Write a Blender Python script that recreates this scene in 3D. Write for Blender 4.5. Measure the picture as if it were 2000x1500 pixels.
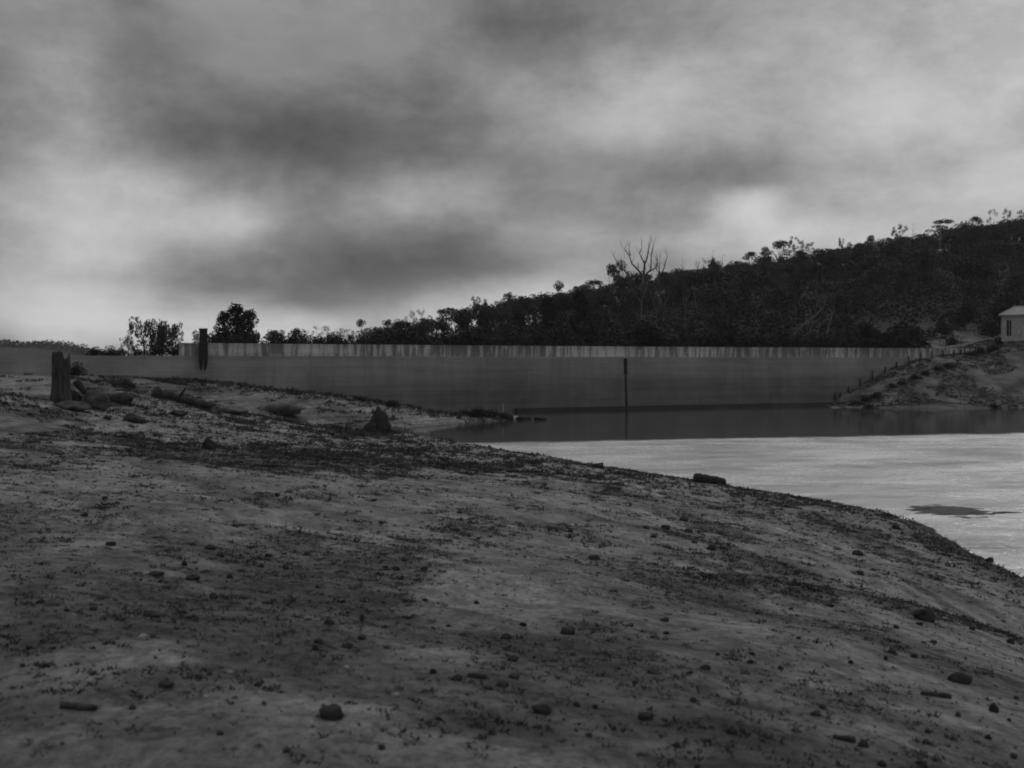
import bpy, math, random
import numpy as np
from mathutils import Vector, Matrix, noise as mnoise

for o in list(bpy.data.objects): bpy.data.objects.remove(o)
sc = bpy.context.scene
COL = sc.collection
R = math.radians

# ------------------------------------------------------------------ camera
EYE = 6.0                     # eye height above the water, metres
FPX, HZ = 2000.0, 705.0       # focal length and horizon row of the 2000 px wide photo
cam = bpy.data.cameras.new('camera'); co = bpy.data.objects.new('camera', cam); COL.objects.link(co)
co.location = (0, 0, EYE); co.rotation_euler = (R(90), 0, 0)
cam.sensor_width = 36; cam.lens = 36.0 * FPX / 2000; cam.shift_y = -(750 - HZ) / 2000
cam.clip_start = .1; cam.clip_end = 6000
cam.dof.use_dof = True; cam.dof.focus_distance = 90; cam.dof.aperture_fstop = 3.0
sc.camera = co
sc.render.resolution_x = 1024; sc.render.resolution_y = 768
sc.render.engine = 'CYCLES'
sc.cycles.filter_width = 1.9
sc.view_settings.view_transform = 'Standard'; sc.view_settings.look = 'None'
sc.view_settings.exposure = 0.0; sc.view_settings.gamma = 1
sc.cycles.volume_bounces = 0

# ------------------------------------------------------------------ world: overcast sky
SUN_EL, SUN_AZ = R(48), R(28)     # azimuth from +Y (ahead) towards +X (right)
W = bpy.data.worlds.new('World'); sc.world = W; W.use_nodes = True
nt = W.node_tree; nt.nodes.clear()
def N(t, **k):
    n = nt.nodes.new(t)
    for a, b in k.items(): setattr(n, a, b)
    return n
def L(a, b): nt.links.new(a, b)
def setin(sock, v):
    if hasattr(v, 'links') or isinstance(v, bpy.types.NodeSocket): L(v, sock)
    else: sock.default_value = v
def M(op, a, b=None, c=None):
    n = N('ShaderNodeMath', operation=op)
    for s, v in zip(n.inputs, (a, b, c)):
        if v is not None: setin(s, v)
    return n.outputs[0]
def VM(op, a, b=None):
    n = N('ShaderNodeVectorMath', operation=op)
    setin(n.inputs[0], a)
    if b is not None: setin(n.inputs[1], b)
    return n.outputs['Value'] if op == 'LENGTH' else n.outputs[0]
def mapr(v, a, b, c=0., d=1., smooth=True):
    n = N('ShaderNodeMapRange'); n.interpolation_type = 'SMOOTHSTEP' if smooth else 'LINEAR'
    setin(n.inputs[0], v)
    for i, q in zip((1, 2, 3, 4), (a, b, c, d)): n.inputs[i].default_value = q
    return n.outputs[0]
out = N('ShaderNodeOutputWorld'); bg = N('ShaderNodeBackground'); L(bg.outputs[0], out.inputs[0])
tc = N('ShaderNodeTexCoord'); D0 = tc.outputs['Generated']
sky = N('ShaderNodeTexSky', sky_type='NISHITA'); sky.sun_disc = False
sky.sun_elevation = SUN_EL; sky.sun_rotation = SUN_AZ
bw = N('ShaderNodeRGBToBW'); L(sky.outputs[0], bw.inputs[0])
def wnoise(scale, stretch, detail=4, rough=.5, off=(0, 0, 0), vec=None, color=False, dist=0.):
    v = VM('MULTIPLY', VM('ADD', vec or D0, off), stretch)
    n = N('ShaderNodeTexNoise'); L(v, n.inputs['Vector'])
    n.inputs['Scale'].default_value = scale; n.inputs['Detail'].default_value = detail
    n.inputs['Roughness'].default_value = rough; n.inputs['Distortion'].default_value = dist
    return n.outputs['Color'] if color else n.outputs['Fac']
wc = wnoise(3.2, (1, 1, 1.8), 5, .55, (3, 1, 7), color=True)
DD = VM('ADD', D0, VM('MULTIPLY', VM('SUBTRACT', wc, (.5, .5, .5)), (.09, .03, .04)))
def ray(px, py):
    return Vector(((px - 1000) / FPX, 1, (HZ - py) / FPX)).normalized()
terms = []
def blob(px, py, wx, wy, amp):
    d = ray(px, py)
    v = VM('MULTIPLY', VM('SUBTRACT', DD, tuple(d)), (FPX / wx, FPX / wx * .6, FPX / wy))
    terms.append(mapr(VM('LENGTH', v), 0, 1, amp, 0))
# bright gaps and dark bases of the cloud sheet
blob(150, 430, 220, 300, .20)
blob(170, 180, 120, 140, .07)
blob(340, 410, 270, 130, .13)
blob(430, 440, 120, 70, .12)
blob(230, 610, 420, 80, .44)
blob(560, 645, 520, 75, .40)
blob(900, 610, 300, 55, .24)
blob(1020, 585, 430, 70, .40)
blob(1475, 412, 95, 60, .32)
blob(1590, 462, 300, 60, .30)
blob(1500, 200, 520, 330, .07)
blob(2020, 140, 430, 420, .19)
blob(2000, 380, 300, 130, .14)
blob(1200, 170, 300, 190, .06)
blob(780, 385, 260, 80, .11)
blob(1150, 500, 420, 110, .07)
blob(820, 495, 430, 75, -.09)
blob(700, 150, 700, 260, -.045)
blob(1350, 330, 640, 80, -.11)
blob(1150, 60, 320, 110, -.06)
blob(560, 280, 380, 90, -.05)
blob(1500, 60, 260, 160, -.04)
blob(420, 130, 300, 200, -.02)
s = M('MULTIPLY', bw.outputs[0], .012)
s = M('ADD', s, .150)
for t in terms: s = M('ADD', s, M('MULTIPLY', t, 1.05))
sp0 = N('ShaderNodeSeparateXYZ'); L(D0, sp0.inputs[0])
den = M('ADD', M('MAXIMUM', sp0.outputs[2], 0), .14)          # cloud deck seen in perspective: smaller towards the horizon
cb = N('ShaderNodeCombineXYZ'); L(M('DIVIDE', sp0.outputs[0], den), cb.inputs[0]); L(M('DIVIDE', sp0.outputs[1], den), cb.inputs[1])
big = mapr(wnoise(.62, (1, .8, 1), 8, .56, (4.3, 2.1, 0), vec=cb.outputs[0], dist=.08), .39, .61, .78, 1.24, False)
puff = mapr(wnoise(4.6, (1, 1, 1.6), 10, .68, (1, 5, 2), dist=.12), .38, .62, .78, 1.24, False)
bil = M('ABSOLUTE', M('SUBTRACT', M('MULTIPLY', wnoise(3.3, (1, 1, 1.5), 6, .55, (9, 5, 4), dist=.1), 2), 1))
bil = mapr(bil, 0, .32, 1.16, .90, False)
fine = M('MULTIPLY', puff, bil)
s = M('MULTIPLY', M('MULTIPLY', s, big), fine)
s = M('MULTIPLY', M('POWER', M('MULTIPLY', s, 4.6), 1.22), .25)       # deeper cloud bases, brighter breaks
sep = N('ShaderNodeSeparateXYZ'); L(D0, sep.inputs[0])
# thinner, brighter cloud overhead and behind the photographer
s = M('ADD', s, mapr(sep.outputs[2], .42, .85, 0, .26))
s = M('ADD', s, M('MULTIPLY', mapr(sep.outputs[1], .1, -.6, 0, .13), mapr(sep.outputs[2], 0, .2)))
s = M('DIVIDE', s, M('SQRT', M('ADD', 1, M('MULTIPLY', M('MULTIPLY', s, s), 1.5))))    # film-like shoulder of the cloud brightness
s = M('MAXIMUM', s, .02)
L(s, bg.inputs['Color']); bg.inputs['Strength'].default_value = 1.0

sun = bpy.data.lights.new('sun', 'SUN'); so = bpy.data.objects.new('sun', sun); COL.objects.link(so)
sun.energy = .5; sun.angle = R(14)
sd = Vector((math.sin(SUN_AZ) * math.cos(SUN_EL), math.cos(SUN_AZ) * math.cos(SUN_EL), math.sin(SUN_EL)))
so.rotation_euler = sd.to_track_quat('Z', 'Y').to_euler(); so.location = sd * 500

# ------------------------------------------------------------------ helpers
def tag(o, label=None, cat=None, group=None, kind=None):
    if label: o['label'] = label
    if cat: o['category'] = cat
    if group: o['group'] = group
    if kind: o['kind'] = kind
    return o
def mesh(name, V, F, mats=None, smooth=False):
    me = bpy.data.meshes.new(name); me.from_pydata([tuple(map(float, v)) for v in V], [], F); me.validate(); me.update()
    if mats is not None:
        for m in (mats if isinstance(mats, (list, tuple)) else [mats]): me.materials.append(m)
    if smooth: me.polygons.foreach_set('use_smooth', [True] * len(me.polygons))
    return me
def obj(name, me, parent=None):
    o = bpy.data.objects.new(name, me); COL.objects.link(o)
    if parent: o.parent = parent
    return o
def empty(name, loc, rz=0):
    o = bpy.data.objects.new(name, None); COL.objects.link(o); o.location = loc; o.rotation_euler = (0, 0, rz)
    o.empty_display_size = .2
    return o
def copy_tree(o, parent=None):
    c = o.copy(); COL.objects.link(c); c.parent = parent
    for ch in list(o.children): copy_tree(ch, c)
    return c
def gridmesh(name, X, Y, Z, mat, smooth=True):
    ny, nx = X.shape
    V = np.stack([X, Y, Z], -1).reshape(-1, 3)
    F = []
    for j in range(ny - 1):
        b = j * nx
        F += [(b + i, b + i + 1, b + i + nx + 1, b + i + nx) for i in range(nx - 1)]
    return mesh(name, V, F, mat, smooth)

# numpy value noise
def _hash(ix, iy, s):
    h = (ix.astype(np.int64) * 374761393 + iy.astype(np.int64) * 668265263 + s * 1442695041) & 0xffffffff
    h = ((h ^ (h >> 13)) * 1274126177) & 0xffffffff
    return ((h ^ (h >> 16)) & 0xffff) / 65535.0
def vnoise(x, y, s=0):
    x = np.asarray(x, float); y = np.asarray(y, float)
    ix, iy = np.floor(x), np.floor(y); fx, fy = x - ix, y - iy
    fx = fx * fx * (3 - 2 * fx); fy = fy * fy * (3 - 2 * fy)
    a = _hash(ix, iy, s); b = _hash(ix + 1, iy, s); c = _hash(ix, iy + 1, s); d = _hash(ix + 1, iy + 1, s)
    return (a * (1 - fx) + b * fx) * (1 - fy) + (c * (1 - fx) + d * fx) * fy
def fbm(x, y, s=0, o=4):
    t = 0; a = .5; n = 0
    for i in range(o):
        t = t + a * vnoise(x * 2 ** i + i * 17.3, y * 2 ** i + i * 9.1, s + i); n += a; a *= .5
    return t / n

# materials ---------------------------------------------------------
def material(name, lo, hi, scale=4, rough=.9, stretch=(1, 1, 1), bump=0., bscale=None, detail=6, coords='Object', rnd=0., spec=.3, lohi=(.35, .65)):
    m = bpy.data.materials.new(name); m.use_nodes = True
    t = m.node_tree; b = t.nodes['Principled BSDF']; b.inputs['Roughness'].default_value = rough
    b.inputs['Specular IOR Level'].default_value = spec
    c = t.nodes.new('ShaderNodeTexCoord'); mp = t.nodes.new('ShaderNodeMapping'); mp.inputs['Scale'].default_value = stretch
    t.links.new(c.outputs[coords], mp.inputs[0])
    n = t.nodes.new('ShaderNodeTexNoise'); n.inputs['Scale'].default_value = scale; n.inputs['Detail'].default_value = detail
    t.links.new(mp.outputs[0], n.inputs['Vector'])
    r = t.nodes.new('ShaderNodeMapRange'); t.links.new(n.outputs['Fac'], r.inputs[0])
    r.inputs[1].default_value, r.inputs[2].default_value = lohi
    r.inputs[3].default_value = lo; r.inputs[4].default_value = hi
    val = r.outputs[0]
    if rnd:
        oi = t.nodes.new('ShaderNodeObjectInfo'); q = t.nodes.new('ShaderNodeMapRange')
        t.links.new(oi.outputs['Random'], q.inputs[0]); q.inputs[3].default_value = 1 - rnd; q.inputs[4].default_value = 1 + rnd
        k = t.nodes.new('ShaderNodeMath'); k.operation = 'MULTIPLY'; t.links.new(val, k.inputs[0]); t.links.new(q.outputs[0], k.inputs[1]); val = k.outputs[0]
    t.links.new(val, b.inputs['Base Color'])
    if bump:
        n2 = t.nodes.new('ShaderNodeTexNoise'); n2.inputs['Scale'].default_value = bscale or scale * 3; n2.inputs['Detail'].default_value = 8
        t.links.new(mp.outputs[0], n2.inputs['Vector'])
        bp = t.nodes.new('ShaderNodeBump'); bp.inputs['Strength'].default_value = .8; bp.inputs['Distance'].default_value = bump
        t.links.new(n2.outputs['Fac'], bp.inputs['Height']); t.links.new(bp.outputs[0], b.inputs['Normal'])
    return m
leafM = material('gum_leaves', .042, .074, .5, .95, rnd=.2, spec=.05)
leafD = material('dark_leaves', .020, .042, .5, .95, rnd=.2, spec=.05)
barkD = material('dark_bark', .05, .10, 3, .9, (1, 1, .3), .02)
barkP = material('pale_bark', .07, .15, 2, .85, (1, 1, .3), .02)
deadW = material('bleached_dead_wood', .03, .08, 2, .85, (1, 1, .3), .02)
rockM = material('dark_stone', .010, .034, 5, .85, bump=.03, bscale=14, rnd=.25)
rockG = material('grey_boulder', .022, .065, 3, .9, bump=.04, bscale=9)
rockL = material('pale_stone', .18, .30, 8, .9, bump=.02, bscale=20)
woodW = material('weathered_timber', .018, .065, 5, .9, (3, 3, .35), .03, 9)
woodK = material('blackened_timber', .010, .035, 5, .9, (3, 3, .35), .02, 9)
ironM = material('rusted_dark_iron', .010, .022, 3, .8, bump=.01)
weedM = material('dry_lakeside_weeds', .022, .070, .8, .9, lohi=(.4, .6))
scrubM = material('hillside_scrub', .022, .042, .12, .85, lohi=(.3, .7))

# ------------------------------------------------------------------ terrain of the near bank
def shore(px, py): Y = EYE * FPX / (py - HZ); return ((px - 1000) / FPX * Y, Y, 0.0)
def at(px, Y, z=None, py=None):
    return ((px - 1000) / FPX * Y, Y, z if z is not None else EYE - (py - HZ) / FPX * Y)
CP = []
SH = [(790, 843), (830, 850), (900, 862), (960, 873), (1050, 887), (1120, 899), (1180, 912), (1270, 924), (1350, 938), (1430, 948), (1500, 962), (1570, 971), (1640, 983), (1700, 991), (1750, 1003), (1800, 1022), (1850, 1047), (1890, 1068), (1930, 1093), (1965, 1112), (2000, 1135), (2100, 1200), (2300, 1400)]
for i, q in enumerate(SH):
    p = shore(*q); CP.append(p)
for i, q in enumerate(SH[2:]):       # bottom just past the shore
    p = shore(*q); a = shore(*SH[max(1, i + 1)]); b = shore(*SH[min(len(SH) - 1, i + 3)])
    t = Vector((b[0] - a[0], b[1] - a[1])).normalized(); n = Vector((-t.y, t.x))
    if n.x < 0: n = -n
    CP.append((p[0] + n.x * 4, p[1] + n.y * 4, -.7))
CP += [at(1000, 104, py=820), at(930, 100.0, 0), at(870, 96, 0), at(830, 93, 0), at(1050, 107, -.05), at(1120, 109, -.8)]
CP += [at(870, 88, -.35), at(920, 88, -.6), at(980, 90, -1.0)]
CP += [at(900, 104, .75), at(960, 106, .55), at(1010, 108.5, .3), at(1000, 113.5, -.6), at(900, 112, -.3),
       at(800, 99, py=794), at(700, 98, py=776), at(620, 97, py=768), at(560, 95, py=764), at(480, 92, py=752), at(420, 90, py=746), at(330, 85, py=739), at(250, 80, py=737), at(200, 75, py=736),
       at(800, 108, .2), at(700, 108, 1.2), at(560, 104, 2.2), at(420, 100, 3.2), at(250, 90, 4.4), at(100, 85, 4.6), at(140, 62, py=735), at(0, 60, 4.9)]
CP += [at(750, 76, .62), at(700, 84, .75), at(760, 92, .5), at(600, 82, 1.3), at(500, 72, 1.75), at(640, 72, 1.1), at(420, 78, 2.6), at(300, 60, 3.2), at(160, 50, 3.85), at(100, 45, 4.3), at(0, 40, 4.4)]
for Y, z in ((0, 4.55), (4, 4.42), (7, 4.3), (10, 4.15), (15, 3.95), (20, 3.72), (30, 3.38), (40, 3.15), (50, 3.25)): CP.append(at(200, Y, z))
for Y, z in ((4, 4.43), (7, 4.17), (10, 3.88), (15, 3.48), (20, 3.12), (30, 2.6), (40, 2.15), (50, 1.7), (60, 1.2)): CP.append(at(650, Y, z))
for Y, z in ((0, 4.5), (4, 4.36), (7, 4.02), (10, 3.68), (15, 3.2), (20, 2.8), (30, 2.15), (40, 1.55), (50, .95), (58, .48)): CP.append(at(1050, Y, z))
for Y, z in ((4.5, 4.2), (7, 3.85), (10, 3.38), (15, 2.72), (20, 2.12), (30, 1.12), (37, .55)): CP.append(at(1550, Y, z))
for Y, z in ((5, 3.98), (8, 3.4), (10, 2.98), (15, 2.0), (20, 1.12), (25, .38)): CP.append(at(2000, Y, z))
CP += [(-40, 40, 5.0), (-60, 60, 5.2), (-60, 0, 5.5), (-30, -20, 5), (0, -20, 4.8), (20, -20, 1.5), (14, 0, 1.5), (25, 5, -1), (30, 30, -2), (40, 60, -2.5), (20, 75, -2), (10, 100, -2), (60, 20, -3), (60, 100, -3), (-60, 100, 4.6), (-40, 100, 4.2)]
P = np.array(CP, float)
def _phi(r): return r * r * np.log(r + 1e-6) * .02 + r * .25
def fitrbf(P, lam=.06):
    n = len(P); d = np.hypot(P[:, None, 0] - P[None, :, 0], P[:, None, 1] - P[None, :, 1])
    A = np.zeros((n + 3, n + 3)); A[:n, :n] = -d + 0 * np.eye(n); A[:n, :n] -= 0
    A[:n, :n] = d ** 1.0; A[:n, :n] -= lam * np.eye(n)
    A[:n, n] = 1; A[:n, n + 1] = P[:, 0]; A[:n, n + 2] = P[:, 1]; A[n:, :n] = A[:n, n:].T
    return np.linalg.solve(A, np.concatenate([P[:, 2], np.zeros(3)]))
Wt = fitrbf(P)
def zt(x, y):
    x = np.atleast_1d(np.asarray(x, float)); y = np.atleast_1d(np.asarray(y, float)); sh = x.shape
    x = x.ravel(); y = y.ravel(); r = np.zeros(x.shape)
    for a in range(0, len(x), 20000):
        xx, yy = x[a:a + 20000], y[a:a + 20000]
        d = np.hypot(xx[:, None] - P[None, :, 0], yy[:, None] - P[None, :, 1])
        d = np.sqrt(d * d + .8 ** 2)
        r[a:a + 20000] = d @ Wt[:len(P)] + Wt[-3] + Wt[-2] * xx + Wt[-1] * yy
    near = np.clip((50 - y) / 50, 0, 1)
    r = r + (fbm(x / 3.1, y / 3.1, 5, 4) - .5) * (.10 + .16 * near) + (fbm(x / .6, y / .6, 9, 3) - .5) * .05
    # hummocky, eroded ground on the left of the bank
    hum = np.clip((-x - 8) / 8, 0, 1) * np.clip((y - 45) / 10, 0, 1) * np.clip((95 - y) / 10, 0, 1)
    r = r + hum * ((fbm(x / 4, y / 5, 31, 4) - .5) * .6 - .12)
    return r.reshape(sh)
def z1(x, y): return float(zt(x, y)[0])
def hit(px, py, y0=3.0, y1=125.0):
    ys = np.concatenate([np.arange(y0, 30, .05), np.arange(30, y1, .2)])
    xs = (px - 1000) / FPX * ys; zr = EYE - (py - HZ) / FPX * ys
    g = zt(xs, ys); k = np.nonzero(g >= zr)[0]
    i = k[0] if len(k) else len(ys) - 1
    return Vector((xs[i], ys[i], max(g[i], 0 if px > 780 and py < 960 and ys[i] > 60 else g[i])))

# weed cover (0..1): patches of low dry weeds on the mud
WB = []
for px, py, wx, wy, a in ((1350, 1150, 150, 45, .5), (1590, 1165, 60, 60, .5), (330, 1190, 170, 55, .4), (700, 1130, 230, 90, .35), (620, 1230, 170, 60, .35),
                          (500, 890, 420, 26, .5), (330, 765, 330, 22, .55), (110, 765, 120, 20, .5), (640, 800, 160, 18, .35), (180, 880, 150, 20, .3), (1330, 985, 160, 22, .4), (850, 1030, 120, 22, .4), (1820, 1055, 110, 30, .3), (1700, 1012, 110, 12, .25), (1960, 1190, 60, 50, .25), (330, 1330, 130, 20, .4),
                          (1080, 1300, 200, 60, .25), (1700, 1240, 90, 30, .3), (1380, 1420, 120, 30, .3), (860, 1420, 130, 30, .35), (1130, 1225, 50, 15, .4), (640, 1060, 300, 30, .2),
                          (1700, 1130, 200, 26, -.4), (1780, 1230, 150, 40, -.3), (1120, 1015, 160, 16, -.3), (250, 1270, 130, 25, -.4), (350, 835, 300, 10, -.3), (300, 1150, 130, 14, -.3), (900, 1480, 500, 30, -.3), (250, 1450, 200, 60, -.3)):
    c = hit(px, py); e = hit(px, py + wy); f = hit(px, py - wy)
    WB.append((c.x, (e.y + f.y) / 2, wx / FPX * c.y * 1.2, max(.4, (f.y - e.y) / 2 * 1.2), a))
def weed(x, y):
    x = np.asarray(x, float); y = np.asarray(y, float)
    v = fbm(x / 2.6, y / 5.2, 41, 5) * .75 + fbm(x / .7, y / .9, 47, 3) * .3
    v = v - .53
    for cx, cy, rx, ry, a in WB:
        d = np.sqrt(((x - cx) / rx) ** 2 + ((y - cy) / ry) ** 2); v = v + a * .42 * np.clip(1.25 - d, 0, 1)
    return np.clip(v * 5.0, 0, 1)

def span(*segs):
    o = []
    for a, b, st in segs: o += list(np.arange(a, b, st))
    return np.array(o + [segs[-1][1]])
xs = span((-70, -30, 2), (-30, -12, .4), (-12, 16, .16), (16, 30, .6), (30, 120, 4))
ys = span((-25, 2, 1.5), (2, 14, .1), (14, 40, .22), (40, 80, .4), (80, 118, .5))
X, Y = np.meshgrid(xs, ys); Z = zt(X, Y)
groundM = bpy.data.materials.new('drying_lakebed_mud'); groundM.use_nodes = True
g = groundM.node_tree; nt = g; b = g.nodes['Principled BSDF']; b.inputs['Roughness'].default_value = .92; b.inputs['Specular IOR Level'].default_value = .2
geo = N('ShaderNodeNewGeometry'); PP = geo.outputs['Position']
def gn(scale, stretch=(1, 1, 1), detail=6, rough=.6, off=(0, 0, 0)):
    n = N('ShaderNodeTexNoise'); L(VM('MULTIPLY', VM('ADD', PP, off), stretch), n.inputs['Vector'])
    n.inputs['Scale'].default_value = scale; n.inputs['Detail'].default_value = detail; n.inputs['Roughness'].default_value = rough
    return n.outputs['Fac']
at_ = N('ShaderNodeAttribute', attribute_name='weed'); wd = at_.outputs['Fac']
base = mapr(gn(.35, (1, .5, 1)), .3, .7, .165, .25)
base = M('MULTIPLY', base, mapr(gn(2.2, (1, .6, 1), 8, .7), .3, .7, .62, 1.25))
base = M('MULTIPLY', base, mapr(gn(14, (1, .6, 1), 8, .7), .3, .65, .62, 1.2))
base = M('MULTIPLY', base, mapr(gn(45, (1, .7, 1), 6, .8), .34, .5, .6, 1.05))
base = M('MULTIPLY', base, mapr(gn(1.1, (1, .25, .25), 6, .7, (8, 3, 0)), .52, .66, 1, .72))
spx = N('ShaderNodeSeparateXYZ'); L(PP, spx.inputs[0])
zc = N('ShaderNodeCombineXYZ'); L(M('MULTIPLY', spx.outputs[0], .05), zc.inputs[0]); L(M('MULTIPLY', spx.outputs[1], .03), zc.inputs[1]); L(M('ADD', M('MULTIPLY', spx.outputs[2], 3.2), M('MULTIPLY', gn(.8), .35)), zc.inputs[2])
tn = N('ShaderNodeTexNoise'); L(zc.outputs[0], tn.inputs['Vector']); tn.inputs['Scale'].default_value = 2.2; tn.inputs['Detail'].default_value = 5; tn.inputs['Roughness'].default_value = .7
base = M('MULTIPLY', base, mapr(tn.outputs['Fac'], .36, .62, .60, 1.42, False))
base = M('MULTIPLY', base, mapr(gn(1.7, (.7, 1.3, 1), 7, .75, (14, 9, 1)), .50, .62, 1, .66))
base = M('MULTIPLY', base, mapr(gn(5.5, (1, .8, 1), 4, .7, (4, 9, 1)), .56, .68, 1, .5))
base = M('MULTIPLY', base, mapr(wd, 0, 1, 1, .50))
spx = N('ShaderNodeSeparateXYZ'); L(PP, spx.inputs[0])
wet = mapr(M('ADD', spx.outputs[2], M('MULTIPLY', gn(1.5), .16)), .10, .26, .38, 1)
base = M('MULTIPLY', base, wet)
L(base, b.inputs['Base Color'])
h = M('ADD', M('MULTIPLY', gn(3, (1, 1, 1), 8, .65), .10), M('MULTIPLY', gn(22, (1, 1, 1), 8, .75), .02))
bp = N('ShaderNodeBump'); bp.inputs['Strength'].default_value = 1; bp.inputs['Distance'].default_value = 1.0
L(h, bp.inputs['Height']); L(bp.outputs[0], b.inputs['Normal'])
gm = gridmesh('ground', X, Y, Z, groundM)
wa = gm.attributes.new('weed', 'FLOAT', 'POINT'); wa.data.foreach_set('value', weed(X, Y).ravel().astype(np.float32))
tag(obj('ground', gm), kind='structure')

# ------------------------------------------------------------------ dam
DP = np.array([(-52, 88), (-40.5, 94.5), (-31.5, 105 - 2), (-17, 113.5), (0, 121), (19.5, 129.5), (44, 138.5), (66, 149), (86, 156)])
DC = np.polyfit(DP[:, 0], DP[:, 1], 3)
def dam(x): return np.polyval(DC, x)
def damx(px):           # world x where the dam line crosses a photo column
    xs_ = np.linspace(-60, 95, 3000); p = 1000 + FPX * xs_ / dam(xs_); return float(np.interp(px, p, xs_))
def strip(prof, xa, xb, n=90):        # sweep a closed (offset, z) profile along the dam line
    V, F = [], []; k = len(prof)
    for i in range(n + 1):
        x = xa + (xb - xa) * i / n; y = dam(x); dy = (dam(x + .1) - dam(x - .1)) / .2
        nn = Vector((-dy, 1)).normalized()
        for o, z in prof: V.append((x + nn.x * o, y + nn.y * o, z))
    for i in range(n):
        for j in range(k): a = i * k + j; c = i * k + (j + 1) % k; F.append((a, c, c + k, a + k))
    F.append(tuple(range(k))[::-1]); F.append(tuple(n * k + j for j in range(k)))
    return V, F
def dammat(name, base, streaks, foot, fs):
    global nt, PP
    m = bpy.data.materials.new(name); m.use_nodes = True; nt = m.node_tree; b = nt.nodes['Principled BSDF']
    b.inputs['Roughness'].default_value = .92; b.inputs['Specular IOR Level'].default_value = .2
    PP = N('ShaderNodeNewGeometry').outputs['Position']
    v = mapr(gn(.12, (1, 1, 1)), .3, .7, base * .9, base * 1.1)
    drip = M('ADD', gn(fs, (1, 0, .10), 7, .75), M('MULTIPLY', M('SUBTRACT', gn(.13, (1, 0, .3), 2, .5), .5), .35))
    v = M('MULTIPLY', v, mapr(drip, .44, .58, streaks, 1))
    v = M('MULTIPLY', v, mapr(gn(fs * 1.7, (1, 0, .22), 6, .8, (31, 0, 5)), .56, .70, 1, (1 + streaks) / 2))
    v = M('MULTIPLY', v, mapr(gn(.5, (.08, 0, 2.6), 6, .65), .34, .66, .86, 1.10))
    v = M('MULTIPLY', v, mapr(gn(.4, (.5, 0, 1), 6, .7, (3, 0, 8)), .3, .7, .86, 1.12))
    sz = N('ShaderNodeSeparateXYZ'); L(PP, sz.inputs[0])
    lf = M('ABSOLUTE', M('SUBTRACT', M('FRACT', M('DIVIDE', M('ADD', sz.outputs[2], 10.3), 1.22)), .5))
    v = M('MULTIPLY', v, mapr(lf, 0, .035, .80, 1))
    if foot:
        v = M('MULTIPLY', v, mapr(M('ADD', sz.outputs[2], M('MULTIPLY', gn(.3, (1, 0, .1)), 1.5)), 2.5, 6.5, foot, 1))
    L(v, b.inputs['Base Color'])
    bp = N('ShaderNodeBump'); bp.inputs['Strength'].default_value = .6; bp.inputs['Distance'].default_value = .05
    L(gn(3, (1, 1, 1), 8, .7), bp.inputs['Height']); L(bp.outputs[0], b.inputs['Normal'])
    return m
faceM = dammat('water_stained_dam_face', .25, .86, .58, .4)
paraM = dammat('streaked_pale_parapet', .50, .34, 0, 1.5)
footM = dammat('wet_dam_foot', .06, .8, 0, .5)
dw = empty('dam_wall', (0, 0, 0))
tag(dw, 'long curved concrete dam wall with dark stained face under a pale streaked parapet', 'dam')
V, F = strip([(-.9, -3), (-.25, 6.5), (2.0, 6.5), (2.0, -3)], -52, 80); obj('face', mesh('face', V, F, faceM), dw)
V, F = strip([(0, 6.505), (0, 7.70), (-.06, 7.70), (-.06, 7.80), (.56, 7.80), (.56, 7.70), (.5, 7.70), (.5, 6.505)], damx(352), 80); tag(obj('parapet', mesh('parapet', V, F, paraM), dw), 'pale parapet with dark vertical run-off stains')
V, F = strip([(-1.5, -2), (-1.5, .12), (-1.25, .16), (-1.25, .42), (-.60, .42), (-.60, -2)], damx(1000), 60); obj('footing', mesh('footing', V, F, footM), dw)

# tall dark box shaft against the dam
sx = damx(403); sy = dam(sx)
def box(V, F, x0, x1, y0, y1, z0, z1, tx=0, ty=0):
    n = len(V)
    for z, q in ((z0, 0), (z1, 1)):
        for x, y in ((x0, y0), (x1, y0), (x1, y1), (x0, y1)):
            V.append((x + tx * q, y + ty * q, z))
    F += [(n, n + 3, n + 2, n + 1), (n + 4, n + 5, n + 6, n + 7)] + [(n + i, n + (i + 1) % 4, n + 4 + (i + 1) % 4, n + 4 + i) for i in range(4)]
def tube(V, F, pts, rad, n=6, cap=True, wob=0., seed=0):
    rnd = random.Random(seed); base = len(V)
    for i, p in enumerate(pts):
        p = Vector(p); a = Vector(pts[max(0, i - 1)]); c = Vector(pts[min(len(pts) - 1, i + 1)])
        t = (c - a); t = t.normalized() if t.length > 1e-6 else Vector((0, 0, 1))
        u = t.cross(Vector((.13, .97, .2))); u = u.normalized() if u.length > .05 else t.cross(Vector((1, 0, 0))).normalized(); w = t.cross(u)
        for k in range(n):
            an = 2 * math.pi * k / n; r = rad[i] * (1 + wob * (rnd.random() - .5)); V.append(p + (u * math.cos(an) + w * math.sin(an)) * r)
    for i in range(len(pts) - 1):
        for k in range(n):
            a = base + i * n + k; c = base + i * n + (k + 1) % n; F.append((a, c, c + n, a + n))
    if cap:
        F.append(tuple(base + k for k in range(n))[::-1]); F.append(tuple(base + (len(pts) - 1) * n + k for k in range(n)))
def pz(py, Y): return EYE - (py - HZ) / FPX * Y
fy = sy - 1.0
sh = empty('dam_shaft', (sx, fy, pz(704, fy)), R(16)); zz = sh.location.z
tag(sh, 'tall black square shaft rising above the left of the dam on two prongs', 'shaft')
V, F = [], []
wdt = 15 / FPX * fy / 2
NS = 14; ring = []
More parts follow.
